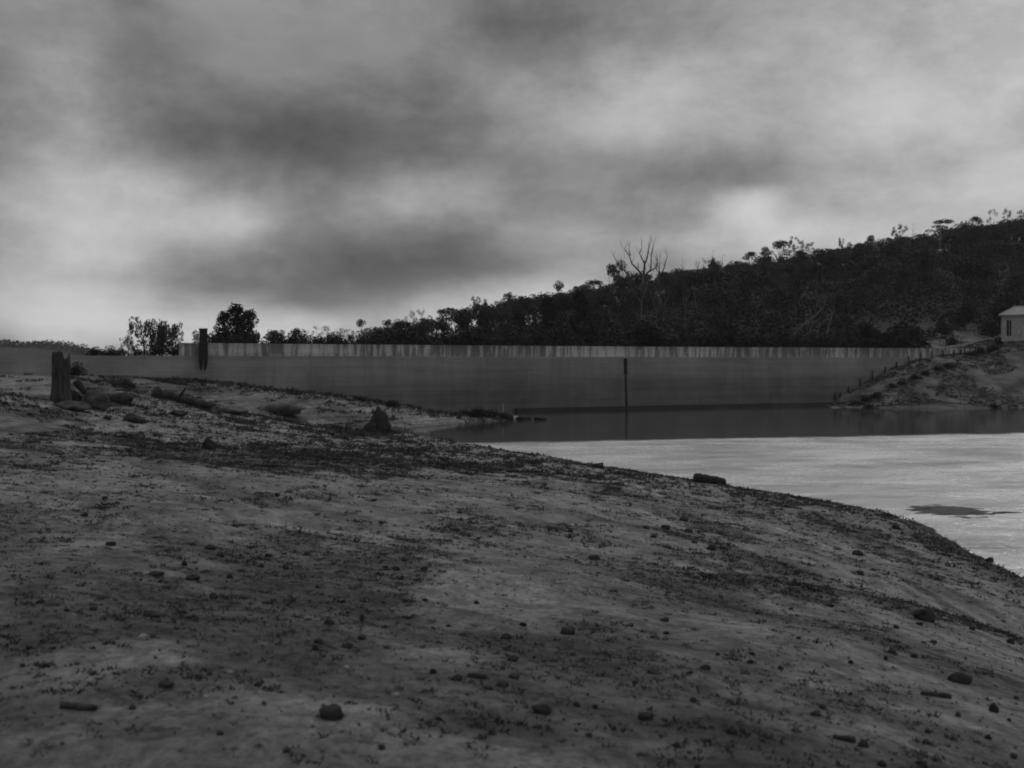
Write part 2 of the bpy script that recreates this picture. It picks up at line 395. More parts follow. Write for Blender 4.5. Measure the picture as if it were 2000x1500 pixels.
for i in range(NS):
    z = pz(704, fy) + (pz(643, fy) - pz(704, fy)) * i / (NS - 1); k = wdt * (1.14 if i < 8 else 1.0) * (1 + .03 * math.sin(i * 2.7))
    ring.append([(sgx * k, sgy * k * .9, z - zz) for sgx, sgy in ((-1, -1), (1, -1), (1, 1), (-1, 1))])
for r_ in ring: V += r_
for i in range(NS - 1):
    for k in range(4): a = i * 4 + k; c = i * 4 + (k + 1) % 4; F.append((a, c, c + 4, a + 4))
F.append((3, 2, 1, 0))
obj('housing', mesh('housing', V, F, ironM), sh)
V, F = [], []; box(V, F, -wdt * 1.08, wdt * 1.08, -wdt, wdt, pz(644.5, fy) - zz, pz(641.5, fy) - zz); obj('cap', mesh('cap', V, F, ironM), sh)
for s_ in (-1, 1):
    V, F = [], []
    tube(V, F, [(s_ * wdt * .62, -.05, .3), (s_ * wdt * .6, -.05, -.35), (s_ * wdt * (.45 if s_ > 0 else .62), 0, -.75), (s_ * wdt * .35, 0, -1.0)], [.2, .17, .12, .06], 8, seed=3)
    obj('leg', mesh('leg', V, F, ironM), sh)

# gauge pole in the water before the dam
gy = 116.0; gx = (1224 - 1000) / FPX * gy
gp = empty('gauge_pole', (gx, gy, 0)); tag(gp, 'tall slender dark gauge pole standing in the water before the dam wall', 'pole')
tx = (1221.5 - 1224) / FPX * gy; zt_ = pz(700, gy)
V, F = [], []; tube(V, F, [(-tx * .3, 0, -2), (0, 0, 0), (tx * .75, 0, zt_ * .72)], [.15, .15, .15], 10); obj('post', mesh('post', V, F, woodK, True), gp)
V, F = [], []; q = .72; a = zt_ * q
box(V, F, tx * .75 - .19, tx * .75 + .19, -.17, .17, a - .02, zt_, tx * .25, 0); obj('board', mesh('board', V, F, woodK), gp)
for k in range(4):
    V, F = [], []; box(V, F, tx * .9 - .21, tx * .9 + .21, -.2, -.172, a + .2 + k * .42, a + .25 + k * .42); obj('strap', mesh('strap', V, F, ironM), gp)

# ------------------------------------------------------------------ water
wm = bpy.data.materials.new('reservoir_water'); wm.use_nodes = True; nt = wm.node_tree; b = nt.nodes['Principled BSDF']
PP = N('ShaderNodeNewGeometry').outputs['Position']
sp = N('ShaderNodeSeparateXYZ'); L(PP, sp.inputs[0])
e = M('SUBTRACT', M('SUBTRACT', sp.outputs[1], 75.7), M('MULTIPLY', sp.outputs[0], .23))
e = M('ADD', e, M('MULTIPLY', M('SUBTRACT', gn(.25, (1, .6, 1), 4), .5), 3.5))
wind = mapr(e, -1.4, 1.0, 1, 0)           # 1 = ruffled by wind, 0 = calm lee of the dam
L(mapr(wind, 0, 1, .05, .84, False), b.inputs['Base Color']); L(mapr(wind, 0, 1, 0, .75, False), b.inputs['Metallic'])  # silvery, part-metallic colour paints bright sky reflection into the ruffled zone
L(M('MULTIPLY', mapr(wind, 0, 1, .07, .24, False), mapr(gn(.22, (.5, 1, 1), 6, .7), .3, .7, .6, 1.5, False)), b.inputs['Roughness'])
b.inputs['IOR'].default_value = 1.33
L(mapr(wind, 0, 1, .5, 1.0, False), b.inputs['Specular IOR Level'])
patch = mapr(gn(.35, (.6, 1, 1), 5, .6), .3, .7, .5, 1.4, False)
h = M('ADD', M('MULTIPLY', gn(2.4, (1, .16, 1), 5, .7), .17), M('MULTIPLY', gn(3.2, (1, .5, 1), 6, .7), .09))
h = M('MULTIPLY', M('MULTIPLY', h, M('MULTIPLY', patch, .7)), mapr(wind, 0, 1, .05, 1, False))
bp = N('ShaderNodeBump'); bp.inputs['Strength'].default_value = 1; bp.inputs['Distance'].default_value = 1.0
L(h, bp.inputs['Height']); L(bp.outputs[0], b.inputs['Normal'])
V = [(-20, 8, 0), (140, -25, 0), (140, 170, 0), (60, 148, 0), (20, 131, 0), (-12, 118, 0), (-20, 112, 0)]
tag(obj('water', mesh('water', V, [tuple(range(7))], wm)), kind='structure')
# dark mud bar breaking the surface off the right shore
mx = np.linspace(0, 1, 220); my = np.linspace(-1, 1, 60); A, B = np.meshgrid(mx, my)
c0 = Vector(shore(1765, 996)); c1 = Vector(shore(1995, 1000))
wd_ = np.sin(np.clip(A, 0, 1) ** .6 * math.pi) * 1.9 * (.5 + fbm(A * 9, A * 0 + 3, 8, 3))
Xb = c0.x + (c1.x - c0.x) * A + B * .2; Yb = c0.y + (c1.y - c0.y) * A + B * wd_ - .3 * A
Zb = .16 * (np.clip(1 - B ** 2, 0, 1) * np.sin(A * math.pi) ** .5 * (.55 + .45 * (1 - A)) + (fbm(Xb * .9, Yb * 4.5, 77, 4) - .5) * 1.5 - .42)
tag(obj('mud_bar', gridmesh('mud_bar', Xb, Yb, Zb, material('wet_black_mud', .01, .03, 6, .6, bump=.02))), kind='structure')

# ------------------------------------------------------------------ hills behind the dam
RX = [-400, -90, -60, -45, -30, 0, 37, 75, 112, 150, 260, 500, 900]
RZ = [7, 6.6, 6.6, 7, 8.5, 13.5, 21.5, 30, 36.5, 41.0, 52, 60, 60]
def zh(x, y):
    x = np.asarray(x, float); y = np.asarray(y, float)
    yr = 290.0
    xr = x * (yr / np.clip(y, 120, yr)) * .55 + x * .45
    s = np.clip((y - dam(np.clip(x, -60, 95)) - 8) / 135, 0, 1); s = s * (2 - s) * .5 + s * .5
    z = 6.3 + (np.interp(xr, RX, RZ) - 6.3) * s
    z = z - np.clip((y - 300) / 300, 0, 1) ** 1.0 * np.clip(z - 6, 0, 100) * .6
    far = np.exp(-((y - 900) / 160) ** 2) * (9 + 10 * fbm(x / 120 + 7, y / 300, 3, 3)) * np.clip((-330 - x) / 60, 0, 1)
    far2 = np.exp(-((y - 1700) / 300) ** 2) * (8 + 26 * fbm(x / 400, y / 300, 13, 3)) * np.clip((-640 - x) / 150, 0, 1)
    z = z - np.clip((y - 300) / 300, 0, 1) * 3
    return z + far + far2 + (fbm(x / 22, y / 22, 61, 4) - .5) * 2.2 * np.clip((y - 165) / 30, 0, 1)
xs = span((-1640, -200, 40), (-200, -60, 8), (-60, 170, 2.5), (170, 400, 12), (400, 1700, 60))
tt = span((0, 180, 2.5), (180, 500, 14), (500, 1500, 30), (1500, 1900, 100))
Xh, T = np.meshgrid(xs, tt); Yh = dam(np.clip(Xh, -70, 100)) + 1.9 + T; Zh = zh(Xh, Yh)
hillM = material('hillside_litter', .026, .05, .25, .95, bump=.3, bscale=1.2)
tag(obj('hillside', gridmesh('hillside', Xh, Yh, Zh, hillM)), kind='structure')

# right-hand bank below the shed
CB = [at(1620, 131.5, 0), at(1700, 131, 0), at(1800, 130, 0), at(1900, 130.5, 0), at(2000, 133, 0), at(2150, 133, 0), at(1600, 127, -1), at(1750, 126, -1), at(1900, 126, -1), at(2050, 128, -1), at(1560, 134, -1.5), at(1560, 141, -1),
      at(1640, 135.5, py=790), at(1680, 136.5, py=772), at(1704, 137, py=760), at(1751, 138, py=741), at(1797, 140, py=722), at(1842, 142, py=706), at(1884, 146, py=689), at(1930, 147, py=687), at(1905, 150, py=683),
      at(1958, 147, py=668), at(2000, 147, py=664), at(2100, 147, py=655), at(1957, 152, py=660), at(2000, 154, py=657), at(2100, 154, py=650), at(1900, 158, py=668), at(1850, 165, py=668), at(2000, 170, py=640), at(2200, 160, py=630),
      at(1760, 134, py=772), at(1850, 134.5, py=765), at(1950, 135, py=758), at(2050, 136, py=750), at(1840, 138, py=735), at(1930, 140, py=720), at(2020, 141, py=705), at(1700, 146, py=715), at(1640, 146, py=740), at(1750, 150, py=700)]
P2 = np.array(CB); _P = P; 
W2 = fitrbf(P2, .1)
def zb(x, y):
    x = np.atleast_1d(np.asarray(x, float)); y = np.atleast_1d(np.asarray(y, float)); s_ = x.shape; x = x.ravel(); y = y.ravel()
    d = np.sqrt((x[:, None] - P2[None, :, 0]) ** 2 + (y[:, None] - P2[None, :, 1]) ** 2 + 1)
    r = d @ W2[:len(P2)] + W2[-3] + W2[-2] * x + W2[-1] * y
    return (r + (fbm(x / 5, y / 5, 21, 5) - .5) * .8 + (fbm(x / 1.2, y / 1.2, 27, 3) - .5) * .2).reshape(s_)
Xb, Yb = np.meshgrid(np.arange(38, 110, .5), np.arange(124, 174, .5)); Zb = zb(Xb, Yb)
Zb = np.where(Yb > dam(Xb) + 8, np.minimum(Zb, zh(Xb, Yb) + .6), Zb)
bm_ = material('dry_grassy_bank', .05, .16, .35, .95, (1, 1, 2.4), .12, 2.2, lohi=(.38, .66))
tag(obj('shore_bank', gridmesh('shore_bank', Xb, Yb, Zb, bm_)), kind='structure')
def hitb(px, py, y0=126, y1=172):
    ys_ = np.arange(y0, y1, .1); xs_ = (px - 1000) / FPX * ys_; k = np.nonzero(zb(xs_, ys_) >= EYE - (py - HZ) / FPX * ys_)[0]
    i = k[0] if len(k) else 150; return Vector((xs_[i], ys_[i], float(zb(xs_[i], ys_[i])[0])))

# ------------------------------------------------------------------ trees
LD, LS = 1.9, .78
def leaves(V, F, c, rad, n, size, rnd, flat=1.0, droop=0.):
    n = int(n * LD); size = size * LS
    for _ in range(n):
        while True:
            d = Vector((rnd.uniform(-1, 1), rnd.uniform(-1, 1), rnd.uniform(-1, 1)))
            if d.length < 1: break
        d = d.normalized() * (d.length ** .45)
        p = Vector(c) + Vector((d.x * rad, d.y * rad, d.z * rad * flat))
        s_ = size * rnd.uniform(.5, 1.3)
        u = Vector((rnd.uniform(-1, 1), rnd.uniform(-1, 1), rnd.uniform(-.6, .6))).normalized()
        w = Vector((rnd.uniform(-1, 1), rnd.uniform(-1, 1), rnd.uniform(-1, 1) - droop)).normalized()
        k = len(V); V += [p - u * s_ * .5, p + w * s_ * .6 * (1 + droop), p + u * s_ * .5, p - w * s_ * .45]
        F.append((k, k + 1, k + 2, k + 3))
def limb(V, F, p0, d, ln, r, rnd, depth, tips, up=.25, curl=.35, seg=4, split=(2, 3), shrink=.68):
    pts = [Vector(p0)]; rad = [r]; d = Vector(d).normalized()
    for i in range(seg):
        d = (d + Vector((rnd.uniform(-1, 1), rnd.uniform(-1, 1), rnd.uniform(-.6, .8) + up)) * curl * .5).normalized()
        pts.append(pts[-1] + d * ln / seg); rad.append(r * (1 - .45 * (i + 1) / seg) if depth else r * (1 - .85 * (i + 1) / seg))
    tube(V, F, pts, rad, 5 if r > .04 else 4, cap=False)
    if depth == 0: tips.append(pts[-1]); return
    for k in range(rnd.randint(*split)):
        a = rnd.uniform(0, 6.28); t = Vector((math.cos(a), math.sin(a), 0)) * rnd.uniform(.5, 1.0) + d * 1.0 + Vector((0, 0, up))
        q = pts[-1] if k < 2 else pts[-2]
        limb(V, F, q, t, ln * shrink * rnd.uniform(.75, 1.2), rad[-1] * .8, rnd, depth - 1, tips, up, curl, seg, split, shrink)
def norm(V, h=10.0):
    zs = max(v.z for v in V); return h / zs
def maketree(kind, seed):
    rnd = random.Random(seed); V, F, LV, LF, tips = [], [], [], [], []
    bark, leaf = barkD, leafM
    if kind == 'bushy':
        limb(V, F, (0, 0, -.4), (0, 0, 1), 3.4, .28, rnd, 2, tips, .3, .3, 4, (3, 4), .72)
        for t in tips: leaves(LV, LF, t, rnd.uniform(1.0, 1.7), 62, .42, rnd, .75, .3)
        for i in range(6): leaves(LV, LF, (rnd.uniform(-1.8, 1.8), rnd.uniform(-1.8, 1.8), rnd.uniform(1.2, 3.5)), 1.5, 60, .42, rnd, .8, .3)
    elif kind == 'column':
        tube(V, F, [(0, 0, -.4), (.1, 0, 3), (-.1, .1, 6), (0, 0, 9)], [.3, .24, .15, .04], 6)
        for i in range(34):
            z = rnd.uniform(.9, 9.4); w = (1.55 * math.sin(min(1, z / 4.5) * 1.45) * (1 if z < 6 else 1 - (z - 6) / 5)); a = rnd.uniform(0, 6.28)
            leaves(LV, LF, (math.cos(a) * w * .8, math.sin(a) * w * .8, z), rnd.uniform(.7, 1.2), 55, .38, rnd, 1.15, .7)
        leaf = leafD
    elif kind == 'gum':
        limb(V, F, (0, 0, -.4), (rnd.uniform(-.15, .15), 0, 1), 4.6, .15, rnd, 2, tips, .35, .32, 5, (2, 3), .62)
        for t in tips: leaves(LV, LF, t, rnd.uniform(.8, 1.35), 58, .36, rnd, .65, .6)
        bark = barkP
    elif kind == 'umbrella':
        tips = []
        tube(V, F, [(0, 0, -.4), (.15, 0, 2), (0, .1, 4.2)], [.25, .2, .16], 6, False)
        for k in range(11):
            a = k / 11 * 6.28 + rnd.uniform(-.2, .2); r_ = rnd.choice((1.4, 2.6, 3.6)); e_ = Vector((math.cos(a) * r_, math.sin(a) * r_, 9.3 - r_ * r_ * .17))
            m_ = Vector((e_.x * .35, e_.y * .35, 6.6)); tube(V, F, [(0, .1, 4.1), m_, e_], [.11, .07, .03], 4, False); tips.append(e_)
        for t in tips + [Vector((0, 0, 9.4)), Vector((1, .5, 9.2)), Vector((-1, -.4, 9.2))]: leaves(LV, LF, t, 1.15, 62, .34, rnd, .42, .1)
        leaf = leafD
    elif kind == 'ball':
        tube(V, F, [(0, 0, -.4), (.1, 0, 3), (-.05, .1, 6), (.1, 0, 8.6)], [.09, .07, .05, .03], 5, False)
        for a in (1, 3.1, 5): tube(V, F, [(0, 0, 6.6), (math.cos(a) * .7, math.sin(a) * .7, 8.2)], [.05, .02], 4, False)
        for i in range(9): leaves(LV, LF, (rnd.uniform(-1.3, 1.3), rnd.uniform(-1.1, 1.1), 8.5 + rnd.uniform(-1.3, .9)), .5, 24, .32, rnd, .75, .2)
        for i in range(6): leaves(LV, LF, (rnd.uniform(-1.1, 1.1), rnd.uniform(-1.1, 1.1), rnd.uniform(4.0, 7.8)), .55, 26, .3, rnd, .75, .2)
    elif kind == 'sparse':
        limb(V, F, (0, 0, -.4), (rnd.uniform(-.15, .15), 0, 1), 4.2, .16, rnd, 3, tips, .4, .3, 4, (2, 3), .62)
        for t in tips: leaves(LV, LF, t, rnd.uniform(.4, .75), 15, .26, rnd, .8, .3)
    elif kind == 'dead':
        limb(V, F, (0, 0, -.4), (rnd.uniform(-.1, .1), 0, 1), 3.6, .46, rnd, 4, tips, .38, .5, 5, (2, 3), .72); bark = deadW
    elif kind == 'snag':
        limb(V, F, (0, 0, -.4), (rnd.uniform(-.05, .05), 0, 1), 8.5, .15, rnd, 0, tips, .6, .12, 7); bark = deadW
        for k in range(5):
            z = rnd.uniform(4, 8); a = rnd.uniform(0, 6.28); limb(V, F, (0, 0, z), (math.cos(a), math.sin(a), .8), 1.2, .04, rnd, 0, tips, .3, .3, 3)
    elif kind == 'shrub':
        for k in range(5):
            a = rnd.uniform(0, 6.28); tube(V, F, [(0, 0, -.2), (math.cos(a) * .7, math.sin(a) * .7, 1.4), (math.cos(a) * 1.2, math.sin(a) * 1.2, 2.6)], [.09, .06, .03], 4, False)
        for i in range(13):
            a = rnd.uniform(0, 6.28); r_ = rnd.uniform(0, 1.7); leaves(LV, LF, (math.cos(a) * r_, math.sin(a) * r_, 2.7 - r_ * .75 + rnd.uniform(-1.0, .4)), .95, 62, .34, rnd, .8, .1)
        leaf = leafD
    elif kind == 'willow':
        limb(V, F, (0, 0, -.4), (rnd.uniform(-.15, .15), 0, 1), 4.0, .2, rnd, 2, tips, .45, .25, 4, (2, 3), .62)
        for t in tips:
            for q in range(4): leaves(LV, LF, (t.x + rnd.uniform(-.9, .9), t.y + rnd.uniform(-.9, .9), t.z - .7 * q), rnd.uniform(.3, .5), 18, .26, rnd, 2.3, 1.8)
        for i in range(10): leaves(LV, LF, (rnd.uniform(-1.6, 1.6), rnd.uniform(-1.6, 1.6), rnd.uniform(.6, 4)), .4, 16, .28, rnd, 1.4, 1.4)
    h_ = max(max((v.z for v in LV), default=0), max(Vector(v).z for v in V)); k = 10.0 / h_
    V = [Vector(v) * k for v in V]; LV = [v * k for v in LV]
    allx = [abs(v.x) for v in (LV or V)]; allx.sort(); w = allx[int(len(allx) * .97)] * 2
    tm = mesh('trunk', V, F, bark, True); lm = mesh('crown', LV, LF, leaf) if LV else None
    return tm, lm, w
KINDS = {}
for kind, ns in (('bushy', 5), ('gum', 4), ('umbrella', 2), ('ball', 3), ('sparse', 3), ('dead', 3), ('snag', 2), ('shrub', 4), ('willow', 3), ('column', 2)):
    KINDS[kind] = [maketree(kind, 100 + i * 7 + len(kind)) for i in range(ns)]
rt = random.Random(5)
def plant(kind, name, x, y, z, h, w, label, cat, group=None, lean=0, var=None, rz=None):
    tm, lm, w0 = KINDS[kind][(rt.randrange(len(KINDS[kind])) if var is None else var)]
    t = empty(name, (x, y, z), rt.uniform(0, 6.28) if rz is None else rz)
    if lean: t.rotation_euler = (0, lean, 0)
    sx_ = w / w0 if w else h / 10 * rt.uniform(.85, 1.15)
    t.scale = (sx_, sx_, h / 10)
    obj('trunk', tm, t)
    if lm: obj('crown', lm, t)
    return tag(t, label, cat, group)
def sky_tree(px, ty, wpx, kind, Yd, name, label, cat='tree', group=None, **k):
    x = (px - 1000) / FPX * Yd; z = float(zh(x, Yd)); top = EYE + (HZ - ty) / FPX * Yd
    h_ = max(2.5, top - z)
    return plant(kind, name, x, Yd, top - h_ , h_, wpx / FPX * Yd if wpx else None, label, cat, group, **k)

GT = 'gum_tree'
ST = [
 # left clump
 (254, 652, 26, 'willow', 122, GT, 'small thin drooping tree at the left end of the left clump'),
 (281, 617, 48, 'willow', 124, GT, 'tallest drooping feathery tree of the left clump, with sky showing through low down'),
 (300, 626, 42, 'willow', 128, GT, 'feathery drooping tree just right of the tallest one in the left clump'),
 (318, 622, 44, 'willow', 126, GT, 'drooping tree rising behind the small dark cone-shaped bush'),
 (337, 625, 44, 'willow', 125, GT, 'drooping tree second from the right in the left clump'),
 (352, 633, 40, 'willow', 124, GT, 'rounded drooping tree at the right end of the left clump'),
 (312, 648, 28, 'shrub', 120, 'bush', 'dark cone-shaped bush in the middle of the left tree clump'),
 # dark clump
 (392, 644, 30, 'bushy', 126, 'round_tree', 'low dark round tree partly behind the black shaft'),
 (418, 645, 46, 'shrub', 125, 'bush', 'low dark hedge-like bush between the black shaft and the tall dark tree'),
 (437, 604, 34, 'column', 128, 'dense_tree', 'left shoulder tree of the tall dark clump behind the dam'),
 (464, 590, 44, 'column', 130, 'dense_tree', 'tallest black dense tree standing alone above the left of the dam'),
 (485, 602, 38, 'column', 129, 'dense_tree', 'right shoulder tree of the tall dark clump behind the dam'),
 (455, 640, 76, 'shrub', 124, 'bush', 'black bush filling the foot of the tall dark clump'),
 (492, 645, 36, 'shrub', 124, 'bush', 'black bush at the right foot of the tall dark clump'),
 (532, 643, 24, 'bushy', 130, 'round_tree', 'small dark round tree right of the gap after the tall dark clump'),
 (549, 643, 20, 'bushy', 131, 'round_tree', 'narrow dark tree in the small pair right of the gap'),
 (571, 639, 32, 'bushy', 132, 'round_tree', 'broad dark low tree just right of the small pair'),
 (592, 650, 24, 'shrub', 132, 'bush', 'low dark bush right of the broad low tree'),
 (607, 645, 24, 'sparse', 136, 'thin_tree', 'thin see-through tree at the left of the spindly row'),
 (622, 634, 26, 'sparse', 138, 'thin_tree', 'tallest see-through tree of the spindly row on the left'),
 (641, 636, 26, 'sparse', 138, 'thin_tree', 'see-through tree in the middle of the spindly row'),
 (663, 640, 34, 'sparse', 138, 'thin_tree', 'wide see-through tree with arching twigs in the spindly row'),
 (655, 652, 60, 'shrub', 136, 'bush', 'dark bushes under the spindly row of trees'),
 (625, 655, 40, 'shrub', 136, 'bush', 'dark bush at the left foot of the spindly row'),
 (686, 645, 16, 'bushy', 140, 'round_tree', 'little dark tree just left of the tufted one'),
 (703, 622, 25, 'gum', 142, GT, 'tufted tree standing above the low end of the wooded slope'),
 # rising skyline
 (735, 640, 34, 'bushy', 150, GT, 'dark tree at the very foot of the wooded slope'),
 (759, 623, 26, 'gum', 170, GT, 'pale-edged tree at the start of the rising skyline'),
 (783, 622, 30, 'bushy', 180, GT, 'bushy skyline tree left of the first thin crowns'),
 (799, 605, 20, 'sparse', 190, 'thin_tree', 'thin-crowned skyline tree left of its twin low on the slope'),
 (819, 602, 24, 'sparse', 192, 'thin_tree', 'thin-crowned skyline tree right of its twin low on the slope'),
 (862, 603, 28, 'umbrella', 200, GT, 'small rounded skyline tree beside a bare spike'),
 (881, 598, 8, 'snag', 202, 'dead_tree', 'bare spike of a dead tree right of the small rounded skyline tree'),
 (930, 578, 16, 'ball', 215, 'slender_tree', 'slender tufted tree poking up on the lower skyline'),
 (944, 584, 14, 'ball', 216, 'slender_tree', 'slender tree close right of the tufted one on the lower skyline'),
 (997, 569, 26, 'gum', 225, GT, 'leafy tree standing proud near the middle of the lower skyline'),
 (1020, 580, 20, 'sparse', 226, 'thin_tree', 'wispy tree right of the proud leafy tree on the lower skyline'),
 (1045, 573, 26, 'bushy', 228, GT, 'dark bushy skyline tree left of the two-lobed crown'),
 (1097, 546, 26, 'gum', 236, GT, 'two-lobed round-crowned tree rising above the middle skyline'),
 (1130, 560, 24, 'bushy', 238, GT, 'dark tree right of the two-lobed crown'),
 (1160, 545, 50, 'umbrella', 236, GT, 'broad low dome-shaped tree left of the vase-shaped gum'),
 (1190, 507, 46, 'gum', 205, GT, 'vase-shaped gum with open tufts left of the big dead tree'),
 (1237, 527, 26, 'bushy', 232, GT, 'small leafy crown between the vase-shaped gum and the biggest dead tree'),
 (1333, 499, 22, 'dead', 215, 'dead_tree', 'bare twiggy dead tree halfway between the biggest dead tree and the thin spike'),
 (1365, 502, 26, 'dead', 235, 'dead_tree', 'low thicket-like dead tree left of the thin spike'),
 (1382, 500, 18, 'sparse', 236, 'thin_tree', 'see-through tree crowded against the thin spike'),
 (1392, 484, 9, 'snag', 235, 'dead_tree', 'thin bare spike above the middle skyline'),
 (1400, 502, 26, 'bushy', 238, GT, 'round dark crown directly behind the thin spike'),
 (1411, 494, 12, 'snag', 240, 'dead_tree', 'short forked dead stem right of the thin spike'),
 (1440, 512, 44, 'bushy', 245, GT, 'dark crown between the dead stems and the umbrella trees'),
 (1467, 490, 34, 'umbrella', 250, 'umbrella_tree', 'smaller umbrella-shaped tree left of the big umbrella crown'),
 (1494, 480, 24, 'umbrella', 252, 'umbrella_tree', 'narrow umbrella crown squeezed between the small and the big ones'),
 (1523, 468, 58, 'umbrella', 252, 'umbrella_tree', 'big umbrella-shaped crown arching against the bright cloud'),
 (1547, 460, 15, 'ball', 255, 'slender_tree', 'ball-topped slender tree rising behind the big umbrella crown'),
 (1563, 466, 15, 'ball', 258, 'slender_tree', 'tufted slender tree right of the ball-topped one'),
 (1582, 471, 18, 'ball', 260, 'slender_tree', 'dark ball-topped tree right of the big umbrella crown'),
 (1575, 486, 40, 'bushy', 258, GT, 'dark bushy mass under the two slender trees'),
 (1643, 463, 11, 'ball', 270, 'slender_tree', 'tiny ball-topped tree alone in the dip of the skyline'),
 (1658, 473, 22, 'bushy', 270, GT, 'small dark crown right of the tiny ball-topped tree'),
 (1630, 484, 26, 'bushy', 268, GT, 'bushy crown in the dip of the skyline'),
 (1710, 457, 24, 'gum', 275, GT, 'flat-tufted gum between the dip and the two ball-topped trees'),
 (1748, 442, 14, 'ball', 280, 'slender_tree', 'left one of the two ball-topped trees high on the right'),
 (1763, 436, 17, 'ball', 280, 'slender_tree', 'right one of the two ball-topped trees high on the right'),
 (1785, 434, 10, 'snag', 280, 'dead_tree', 'bare forked stem left of the broad dome crown'),
 (1800, 455, 40, 'bushy', 282, GT, 'dark bushy crown left of the broad dome crown'),
 (1843, 427, 62, 'umbrella', 285, 'umbrella_tree', 'broad dome-shaped crown high on the right skyline'),
 (1883, 430, 12, 'ball', 288, 'slender_tree', 'small tufted tree right of the broad dome crown'),
 (1905, 421, 30, 'umbrella', 288, 'umbrella_tree', 'small arching crown between the broad dome and the right edge'),
 (1934, 406, 20, 'sparse', 290, 'thin_tree', 'wispy high tree near the right edge of the skyline'),
 (1968, 405, 15, 'ball', 290, 'slender_tree', 'ball-topped tree second from the right edge of the skyline'),
 (1995, 408, 18, 'ball', 290, 'slender_tree', 'ball-topped tree at the right edge of the skyline'),
 (1950, 432, 34, 'bushy', 290, GT, 'dense crown under the wispy high tree near the right edge'),
]
for e_ in ST:
    px, ty, w_, kind, Yd, nm, lab = e_
    sky_tree(px, ty, w_, kind, Yd, nm, lab, {'bush': 'bush', 'dead_tree': 'dead tree'}.get(nm, 'tree'))
def deadtree(Yd, limbs, label):
    q = [[Vector((1000 + 0, 0, 0)) for _ in l[0]] for l in limbs]
    x0 = limbs[0][0][0]; cx = (x0[0] / 4) / FPX * Yd; z0 = float(zh(cx, Yd)); rr_ = random.Random(int(x0[0])); V, F = [], []
    for pts, r0, r1 in limbs:
        ph = rr_.uniform(-1, 1); n_ = len(pts); P_ = []
        for i, (a, b_) in enumerate(pts): P_.append(Vector(((a / 4) / FPX * Yd - cx, ph * i * .5, EYE + (HZ - 391 - b_ / 4) / FPX * Yd - z0)))
        R_ = [r0 + (r1 - r0) * i / (n_ - 1) for i in range(n_)]; tube(V, F, P_, R_, 6)
        for i in range(1, n_):
            for k in range(2):
                e_ = P_[i] + Vector((rr_.uniform(-.6, .6), rr_.uniform(-.5, .5), rr_.uniform(.3, 1.2))); tube(V, F, [P_[i], e_, e_ + Vector((rr_.uniform(-.3, .3), 0, rr_.uniform(.3, .8)))], [R_[i] * .4, .03, .015], 4)
    lowest = min(v[2] for v in V); tube(V, F, [Vector((0, 0, -.5)), Vector((0, 0, max(0.2, lowest)))], [limbs[0][1] * 1.2, limbs[0][1]], 6)
    o = obj('dead_tree', mesh('dead_tree', V, F, deadW, True)); o.location = (cx, Yd, z0); return tag(o, label, 'dead tree')
deadtree(182, [([(1018, 900), (1022, 700), (1024, 580)], .30, .24), ([(1022, 590), (985, 540), (940, 490), (925, 430), (885, 372)], .20, .05), ([(925, 432), (916, 378)], .09, .03), ([(1028, 590), (1038, 500), (1060, 450), (1075, 380), (1088, 332)], .20, .05),
               ([(1040, 505), (1010, 450), (995, 420), (1012, 372)], .13, .04), ([(1030, 600), (1085, 540), (1088, 430), (1105, 342)], .17, .05), ([(1070, 560), (1120, 530), (1132, 500), (1120, 470)], .12, .04)], 'biggest bare dead tree with many upcurved limbs above the skyline')
deadtree(188, [([(930, 760), (925, 620), (885, 550), (840, 500), (803, 430)], .2, .05), ([(885, 550), (870, 480)], .09, .03)], 'leaning bare dead tree just left of the biggest dead tree')
deadtree(190, [([(1160, 760), (1160, 610), (1150, 540), (1156, 470)], .17, .04), ([(1160, 610), (1190, 520), (1211, 435)], .13, .04), ([(1158, 580), (1130, 540), (1122, 480)], .1, .03)], 'smaller bare dead tree close right of the biggest one')
# leaning pale dead trunk low in the wood
V, F = [], []; c = at(1547, 158, py=672); Yd = 158
pts = [Vector(at(1547, Yd, py=678)), Vector(at(1551, Yd, py=655)), Vector(at(1568, Yd, py=635)), Vector(at(1592, Yd, py=618)), Vector(at(1608, Yd, py=600)), Vector(at(1617, Yd, py=575))]
pts = [p - Vector(c) for p in pts]; tube(V, F, pts, [.22, .19, .16, .13, .09, .04], 6); tube(V, F, [pts[3], pts[3] + Vector((.4, .3, 2.2)), pts[3] + Vector((1.2, .3, 3.6))], [.08, .05, .02], 5)
lt = obj('dead_tree', mesh('dead_tree', V, F, barkP, True)); lt.location = c; tag(lt, 'curved pale bare trunk leaning right among the dark bushes', 'dead tree')
for px, py0, py1, nm in ((1247, 500, 628, 'pale forked trunk standing in front of the dark wood, below the biggest dead tree'), (1280, 545, 622, 'short pale crooked trunk right of the pale forked trunk'), (1911, 536, 575, 'short pale bare trunk high in the wood above the shed')):
    Yd = 163 if px < 1500 else 225; x = (px - 1000) / FPX * Yd; zb0 = float(zh(x, Yd)); top = EYE + (HZ - py0) / FPX * Yd
    V, F, tp = [], [], []; r_ = random.Random(px); hgt = top - zb0
    limb(V, F, (0, 0, -.3), (.05, 0, 1), hgt * .45, .17, r_, 3, tp, .5, .3, 4, (2, 2), .55)
    o = obj('dead_tree', mesh('dead_tree', V, F, barkP, True)); o.location = (x, Yd, zb0); tag(o, nm, 'dead tree')

